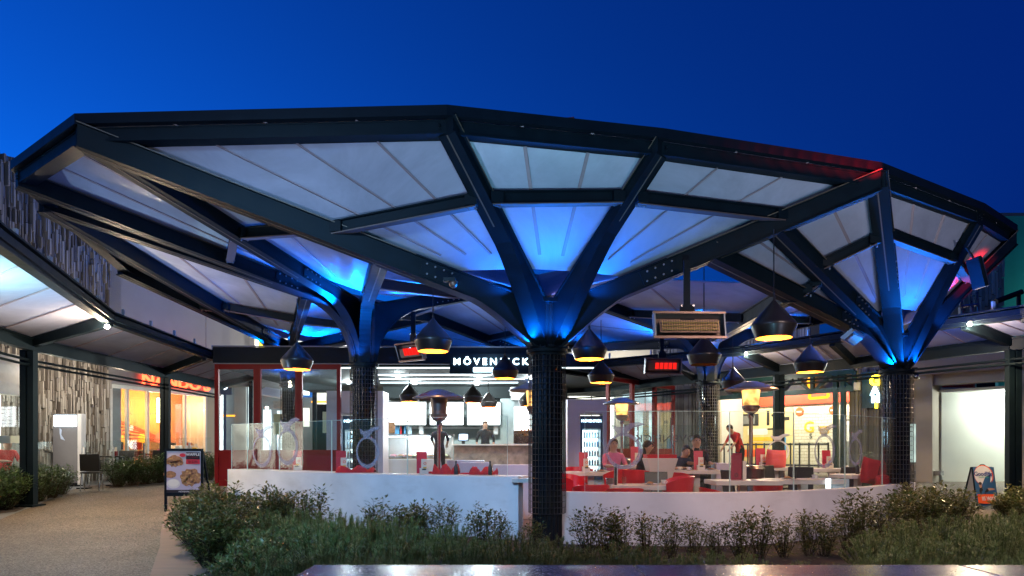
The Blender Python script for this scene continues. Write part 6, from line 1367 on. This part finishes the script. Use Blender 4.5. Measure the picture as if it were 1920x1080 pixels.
for px, d, lb in ((215, 20.4, 'dark table behind the mirrored writing barrier'), (300, 21.8, 'dark table under the painted fruit wall'), (365, 23, 'dark table closest to the red sign post')):
    c = Vector((ax(px, d), d, gz(d))); t = thing('outdoor_table', lb, 'table', c, group='dark tables of the orange restaurant'); m = MB(); m.box(c+Vector((0, 0, .73)), (.8, .8, .04)); m.build('table_top', 'black_plastic', t, bevel=.006); m = MB(); m.tube(c, c+Vector((0, 0, .71)), .03, 10); m.lathe([(0, .03), (.22, .02), (.24, 0)], c, 20); m.build('pedestal', 'steel', t)
    k = thing('table_caddy', {215: 'small red caddy on the table behind mirrored writing', 300: 'small pink caddy on the table under the painted wall', 365: 'small yellow caddy on the table by the red sign'}[px], 'caddy', c+Vector((0, 0, .75))); m = MB(); m.box(c+Vector((0, 0, .82)), (.14, .1, .14)); m.build('box', {215: 'red_paint', 300: 'pink_cloth', 365: 'yellow_paint'}[px], k, bevel=.006); m = MB(); m.box(c+Vector((.03, 0, .95)), (.08, .01, .12)); m.build('card', 'paper', k)

# ------------------------------------------------------------------ stone slab bench in front, with drops
t = thing('stone_slab_bench', 'wet polished dark stone slab bench along the bottom of the view', 'bench', (2, 2.2, 0))
for x0, x1 in ((-.89, .545), (.551, 2.0), (2.006, 4.4)): m = MB(); m.box(((x0+x1)/2, 2.2, .86), (x1-x0, 1.74, .08)); m.build('slab', 'wet_stone', t, bevel=.006)
m = MB(); m.box((1.75, 2.2, .41), (5.1, 1.5, .82)); m.build('base', 'concrete', t)
# ------------------------------------------------------------------ plants
def leafmat(name, a, b, rough=.4, tr=.25):
    m = M[name]; m.use_nodes = True; n = m.node_tree.nodes; l = m.node_tree.links; n.clear()
    o = n.new('ShaderNodeOutputMaterial'); p = n.new('ShaderNodeBsdfPrincipled'); t = n.new('ShaderNodeBsdfTranslucent'); mx = n.new('ShaderNodeMixShader')
    g = n.new('ShaderNodeNewGeometry'); r = n.new('ShaderNodeValToRGB'); r.color_ramp.elements[0].color = a+(1,); r.color_ramp.elements[1].color = b+(1,)
    l.new(g.outputs['Random Per Island'], r.inputs[0]); l.new(r.outputs[0], p.inputs['Base Color']); l.new(r.outputs[0], t.inputs[0]); p.inputs['Roughness'].default_value = rough
    mx.inputs[0].default_value = tr; l.new(p.outputs[0], mx.inputs[1]); l.new(t.outputs[0], mx.inputs[2]); l.new(mx.outputs[0], o.inputs[0])
leafmat('leaf_reddish', (.045, .095, .020), (.17, .14, .036), .32); leafmat('leaf_green', (.025, .060, .016), (.075, .12, .035), .3); leafmat('leaf_grey', (.08, .14, .030), (.20, .24, .075), .55, .2)
mat('twig', (.05, .035, .022), .9)
def shrubmesh(seed, h, r, stems, leafn, ls, col, airy=1.0):
    rg = random.Random(seed); t = MB(); f = MB()
    for s_ in range(stems):
        a = rg.uniform(0, 2*pi); rr = r*sqrt(rg.random())*.95; hh = h*(1-.38*(rr/r)**2)*rg.uniform(.70, 1.06); tip = Vector((rr*cos(a), rr*sin(a), hh)); base = Vector((rr*.25*cos(a), rr*.25*sin(a), 0)); mid = base.lerp(tip, .5)+Vector((rg.uniform(-.05, .05), rg.uniform(-.05, .05), .03))
        t.tube(base, mid, .007, 4, .005, cap=False); t.tube(mid, tip, .005, 4, .002, cap=False)
        for k in range(leafn):
            u = 1-rg.random()**1.5*.92; p = (base.lerp(mid, u*2) if u < .5 else mid.lerp(tip, u*2-1)); az = rg.uniform(0, 2*pi); el = rg.uniform(-.35, .9); d = Vector((cos(az)*cos(el), sin(az)*cos(el), sin(el))); L = ls*rg.uniform(.6, 1.25)
            p = p+d*rg.uniform(0, .10*airy); sd = d.cross(Vector((rg.uniform(-.4, .4), rg.uniform(-.4, .4), 1))).normalized()*L*.24; up = sd.cross(d).normalized()*L*.07
            f.add([p, p+d*L*.45+sd+up, p+d*L, p+d*L*.45-sd+up, p+d*L*.45], [(0, 1, 4), (1, 2, 4), (2, 3, 4), (3, 0, 4)])
    return t, f
def finemesh(seed, h, r, n, bl):
    rg = random.Random(seed); t = MB(); f = MB()
    nst = 70
    for s_ in range(nst):
        a = rg.uniform(0, 2*pi); rr = r*sqrt(rg.random()); hh = h*sqrt(max(1-(rr/r)**2*.85, .08))*rg.uniform(.8, 1.08); tip = Vector((rr*cos(a), rr*sin(a), hh)); base = Vector((rr*.35*cos(a), rr*.35*sin(a), 0)); t.tube(base, tip, .004, 3, .0015, cap=False)
        for k in range(n//nst):
            u = 1-rg.random()**1.3*.75; p = base.lerp(tip, u); az = rg.uniform(0, 2*pi); el = rg.uniform(.1, 1.25); d = Vector((cos(az)*cos(el), sin(az)*cos(el), sin(el))); L = bl*rg.uniform(.6, 1.2); sd = d.cross(Vector((0, 0, 1))).normalized()*.0042; p = p+d*rg.uniform(0, .02)
            f.add([p-sd, p+sd, p+d*L], [(0, 1, 2)])
    return t, f
def proto(name, cat, group, mk, leaf):
    th = thing(name, 'x', cat, group=group); t, f = mk; t.build('stems', 'twig', th); f.build('foliage', leaf, th); th.hide_render = False; return th
red = [proto('leafy_shrub', 'shrub', 'leafy shrubs in the garden bed', shrubmesh(11+i, .78, .44, 56, 40, .070, 0), 'leaf_reddish') for i in range(3)]
air = [proto('leafy_shrub', 'shrub', 'leafy shrubs in the garden bed', shrubmesh(31+i, .85, .36, 20, 44, .074, 0, 1.2), 'leaf_reddish') for i in range(3)]
grn = [proto('hedge_plant', 'hedge plant', 'clipped hedge plants', shrubmesh(51+i, .85, .48, 60, 34, .070, 0), 'leaf_green') for i in range(2)]
fin = [proto('rosemary_bush', 'bush', 'fine leaved grey green bushes', finemesh(71+i, .58, .47, 10500, .05), 'leaf_grey') for i in range(3)]
used = set()
def put(ps, x, y, sc, label, dz=0, zs=1.0):
    p = random.choice(ps)
    c = p if p.name not in used else dup(p)
    used.add(p.name); c.location = (x, y, gz(y)+dz); c.rotation_euler = (0, 0, random.uniform(0, 6.28)); c.scale = (sc, sc, sc*zs); c['label'] = label
ORD = ['first', 'second', 'third', 'fourth', 'fifth', 'sixth', 'seventh', 'eighth', 'ninth', 'tenth', 'eleventh', 'twelfth', 'thirteenth', 'fourteenth', 'fifteenth', 'sixteenth']
# big shrubs at the path corner
for i, (px, d, sc) in enumerate(((386, 11.0, 1.15), (425, 10.6, 1.2), (372, 9.6, 1.1), (412, 9.3, 1.05), (452, 10.0, 1.1), (395, 8.2, .95), (360, 10.4, .95), (440, 8.4, .95))):
    put(red, ax(px, d), d, sc*.9, ORD[i]+' '+'bushy reddish shrub in the clump at the path corner, counted from the sandwich board')
for i, (px, d, sc) in enumerate(((500, 10.9, 1.0), (545, 10.6, 1.0), (590, 10.2, .95))):
    put(red if i < 2 else air, ax(px, d), d, sc, ORD[i]+' reddish shrub under the bluish wall, counted from the red door')
for i, (px, d, sc) in enumerate(((715, 9.4, .92), (752, 9.3, .98), (790, 9.4, 1.0), (828, 9.5, .95), (900, 9.4, .92), (930, 9.5, .8), (1000, 9.2, .7))):
    put(air if i != 1 else red, ax(px, d), d, sc*random.uniform(.8, .95), ORD[i]+' airy shrub before the bluish wall, counted toward the front column')
for i, (px, d, sc) in enumerate(((1105, 8.7, .88), (1135, 8.9, .95), (1168, 8.8, .85), (1212, 8.8, .82), (1258, 8.8, .72), (1300, 8.7, .78), (1345, 8.8, .72), (1390, 8.7, .8), (1425, 8.8, .78), (1470, 8.9, .72), (1515, 9.0, .75), (1545, 9.0, .85), (1590, 9.4, .9), (1618, 9.5, .98), (1662, 9.9, .95), (1700, 10.2, .95))):
    put(air, ax(px, d), d, sc*random.uniform(.78, .98), ORD[i]+' airy shrub along the pinkish curved wall, counted from the front column')
for i, (px, d, sc) in enumerate(((1722, 10.6, 1.05), (1756, 10.9, 1.05), (1790, 11.2, .95), (1700, 11.8, .9), (1790, 12.4, .5), (1885, 12.8, .6), (1915, 12.5, .85), (1940, 11.8, .85))):
    put(red, ax(px, d), d, sc, ORD[i]+' dark shrub past the curved wall end, counted toward the dark post')
# leafy plants low at the front
for i, (x, y, sc) in enumerate(((-2.35, 4.6, .62), (-2.15, 5.1, .7), (-1.9, 4.5, .66), (-2.9, 4.15, .5), (-2.3, 5.9, .72), (-2.65, 4.4, .55), (-1.55, 4.1, .6), (-2.1, 3.9, .6), (-2.6, 7.0, .78), (-2.2, 6.6, .8), (-2.75, 4.62, .62), (-3.0, 4.45, .5), (-2.5, 4.0, .6))):
    put(red, x, y, sc, ORD[i]+' low leafy shrub at the front of the bed, counted from the pinkish path border')
k = 0
for (px, d, sc) in ((560, 9.6, .95), (625, 9.4, 1.0), (505, 8.8, 1.0), (560, 8.2, 1.0), (620, 8.0, 1.0), (665, 8.9, .9), (520, 7.0, 1.1), (600, 6.6, 1.15), (470, 6.0, 1.0), (540, 5.4, 1.05), (640, 5.6, 1.1)):
    put(fin, ax(px, d), d, sc, ORD[k]+' grey green fine leaved bush in the mound beside the path corner shrubs'); k += 1
k = 0
for (px, d, sc) in ((705, 8.6, .9), (760, 8.4, .95), (735, 6.6, .95), (800, 6.8, .95), (850, 8.6, .8), (868, 6.6, .9), (920, 7.6, .7), (960, 6.8, 1.0), (1010, 6.5, .9), (690, 5.6, .95), (780, 5.3, .9), (880, 5.2, .85), (1040, 7.6, .75)):
    put(fin, ax(px, d), d, sc, ORD[k]+' fine leaved bush before the bluish wall, counted toward the front column'); k += 1
k = 0
for (px, d, sc) in ((1095, 7.4, .6), (1160, 7.2, .72), (1110, 6.0, .72), (1215, 6.8, .75), (1290, 7.0, .6), (1340, 6.8, .65), (1270, 5.8, .55), (1400, 7.0, .55), (1440, 6.6, .55), (1500, 6.8, .5), (1560, 6.4, .55)):
    put(fin, ax(px, d), d, sc, ORD[k]+' fine leaved tuft below the pinkish wall, counted from the front column'); k += 1
k = 0
for (px, d, sc) in ((1640, 7.6, .85), (1700, 8.0, 1.0), (1760, 8.4, 1.05), (1820, 8.8, .95), (1880, 9.2, .95), (1665, 6.4, .85), (1730, 6.6, .95), (1800, 6.9, 1.0), (1870, 7.2, 1.05), (1930, 7.6, 1.05), (1850, 10.0, .8), (1910, 10.0, .85), (1600, 6.2, .6), (1760, 5.5, .8), (1860, 5.6, .85), (1925, 5.8, .9)):
    put(fin, ax(px, d), d, sc, ORD[k]+' fine leaved bush in the dark green mound at the curved wall end'); k += 1
k = 0
for (px, d, sc) in ((-30, 13.2, 1.05), (8, 13.9, 1.05), (40, 14.6, 1.0), (68, 15.3, 1.0), (94, 16.0, .95), (115, 16.8, .85), (-45, 14.0, 1.05), (-5, 14.7, 1.05), (30, 15.4, 1.0), (62, 16.2, .95), (90, 17.0, .9)):
    put(grn, ax(px, d), d, sc, ORD[k]+' dense hedge plant in the clipped row before the glass barrier and totem'); k += 1
k = 0
for (px, d, sc) in ((222, 18.6, .95), (248, 18.9, 1.0), (274, 19.3, 1.0), (298, 19.7, 1.0), (322, 20.2, 1.0), (346, 20.8, 1.0), (392, 20.6, 1.05)):
    put(grn, ax(px, d), d, sc, ORD[k]+' dense hedge plant behind the path, counted from the totem to the red door'); k += 1
m = MB(); p = gpt(62, 938); c = Vector((p[0], p[1], gz(p[1])+.05)); m.ball(c, .3, (1.1, .6, .42), 18); rg = random.Random(5)
m.v = [(c.x+(x-c.x)*rg.uniform(.85, 1.1), c.y+(y-c.y)*rg.uniform(.85, 1.1), c.z+(z-c.z)*rg.uniform(.8, 1.15)) for x, y, z in m.v]; o = m.build('rock', 'rock', None, smooth=True); tag(o, 'flat brown rock at the foot of the clipped hedge on the path edging', 'rock')
# hedge soil strips
fill([(ax(-90, 12.6), 12.6), (ax(30, 13.6), 13.6), (ax(118, 17.0), 17.0), (ax(80, 17.8), 17.8), (ax(-80, 15), 15)], 'hedge_soil', 'soil', .012)
fill([(ax(205, 18.3), 18.3), (ax(320, 19.4), 19.4), (ax(410, 20.2), 20.2), (ax(400, 21.2), 21.2), (ax(205, 19.2), 19.2)], 'hedge_soil', 'soil', .012)
# leaf litter and mulch: bits nobody could count
m = MB(); rg = random.Random(9)
for k in range(1500):
    x, y = rg.uniform(-3.5, 9), rg.uniform(3.3, 9.6); a = rg.uniform(0, 6.28); L = rg.uniform(.015, .05); p = Vector((x, y, gz(y)+.02+rg.uniform(0, .01))); d_ = Vector((cos(a), sin(a), rg.uniform(-.3, .3)))*L; s_ = Vector((-sin(a), cos(a), 0))*L*.35; m.add([p-d_, p+s_, p+d_, p-s_], [(0, 1, 2, 3)])
o = m.build('mulch', 'leaf_reddish'); kind(o, 'stuff')

# ------------------------------------------------------------------ added fill lights behind the viewpoint and in the garden bed
PLAZA = [plight('plaza_fill', (-5, -1, 6.2), 520, (.30, .58, 1), .8), plight('plaza_fill', (8, -3, 6.6), 2000, (1, .74, .70), .6, 34, (4.6, 10, .2), .5)]  # added fill without lamp posts, brightens walls, plants and panels
plight('plaza_fill', (-3, -1, 6.4), 2300, (.28, .60, 1), .6, 40, (-3.2, 11.5, .4), .5)
plight('plaza_fill', (-6, 4, 5), 38, (1, .82, .58), .5); plight('plaza_fill', (4.5, 3, 6), 110, (1, .84, .60), .5, 120, (4.5, 6.5, 0), .6)
plight('walkway_lamp', (-8.2, 9.4, 3.0), 330, (.50, .97, 1), .05, 130, (-8.1, 9.6, 4), .8); plight('walkway_lamp', (-9.4, 11.5, 3.0), 26, (1, .85, .65), .05)
for x, y, e, c, tx in ((-1.6, 4.5, 330, (.48, .60, 1), -2.4), (1.4, 4.2, 420, (.26, .70, 1), 1.6), (5.0, 4.4, 400, (.66, .72, 1), 5.6), (7.4, 5.8, 300, (.80, .84, 1), 8.2), (-7.6, 11.0, 330, (.42, .66, 1), -6.2)):
    plight('uplight', (x, y, gz(y)+.95), e, c, .03, 112, (tx, y+1.9, 5), .9)  # added fill from below for the canopy panels, no fixtures stand there
for k in range(13):
    tt = .16+.81*k/12; p = P12.lerp(P11, tt); nn_ = Vector((P11.y-P12.y, -(P11.x-P12.x), 0)).normalized(); o = p+nn_*.58+Vector((0, 0, .31)); plight('red_wash', o, 30*tt**2.6, (1, .01, .02), .02, 37, p+Vector((0, 0, .215)), .7)
plight('red_wash', (11.0, 10.8, 3.0), 1700, (1, .01, .02), .06, 19, (8.5, 12.5, 4.5), .6)
for p, e in (((.75, 10.75, 3.4), 60), ((5.0, 17.5, 3.9), 70), ((6.5, 13.1, 3.3), 70), ((7.3, 13.2, 3.3), 40), ((-2.4, 14.7, 3.9), 50), ((-5.9, 19.2, 4.0), 40)):
    plight('lavender_fill', p, e, (.66, .52, 1), .02, 130, (p[0], p[1], 9), .9)  # added lavender fill for the roof panels, not part of the blue rings
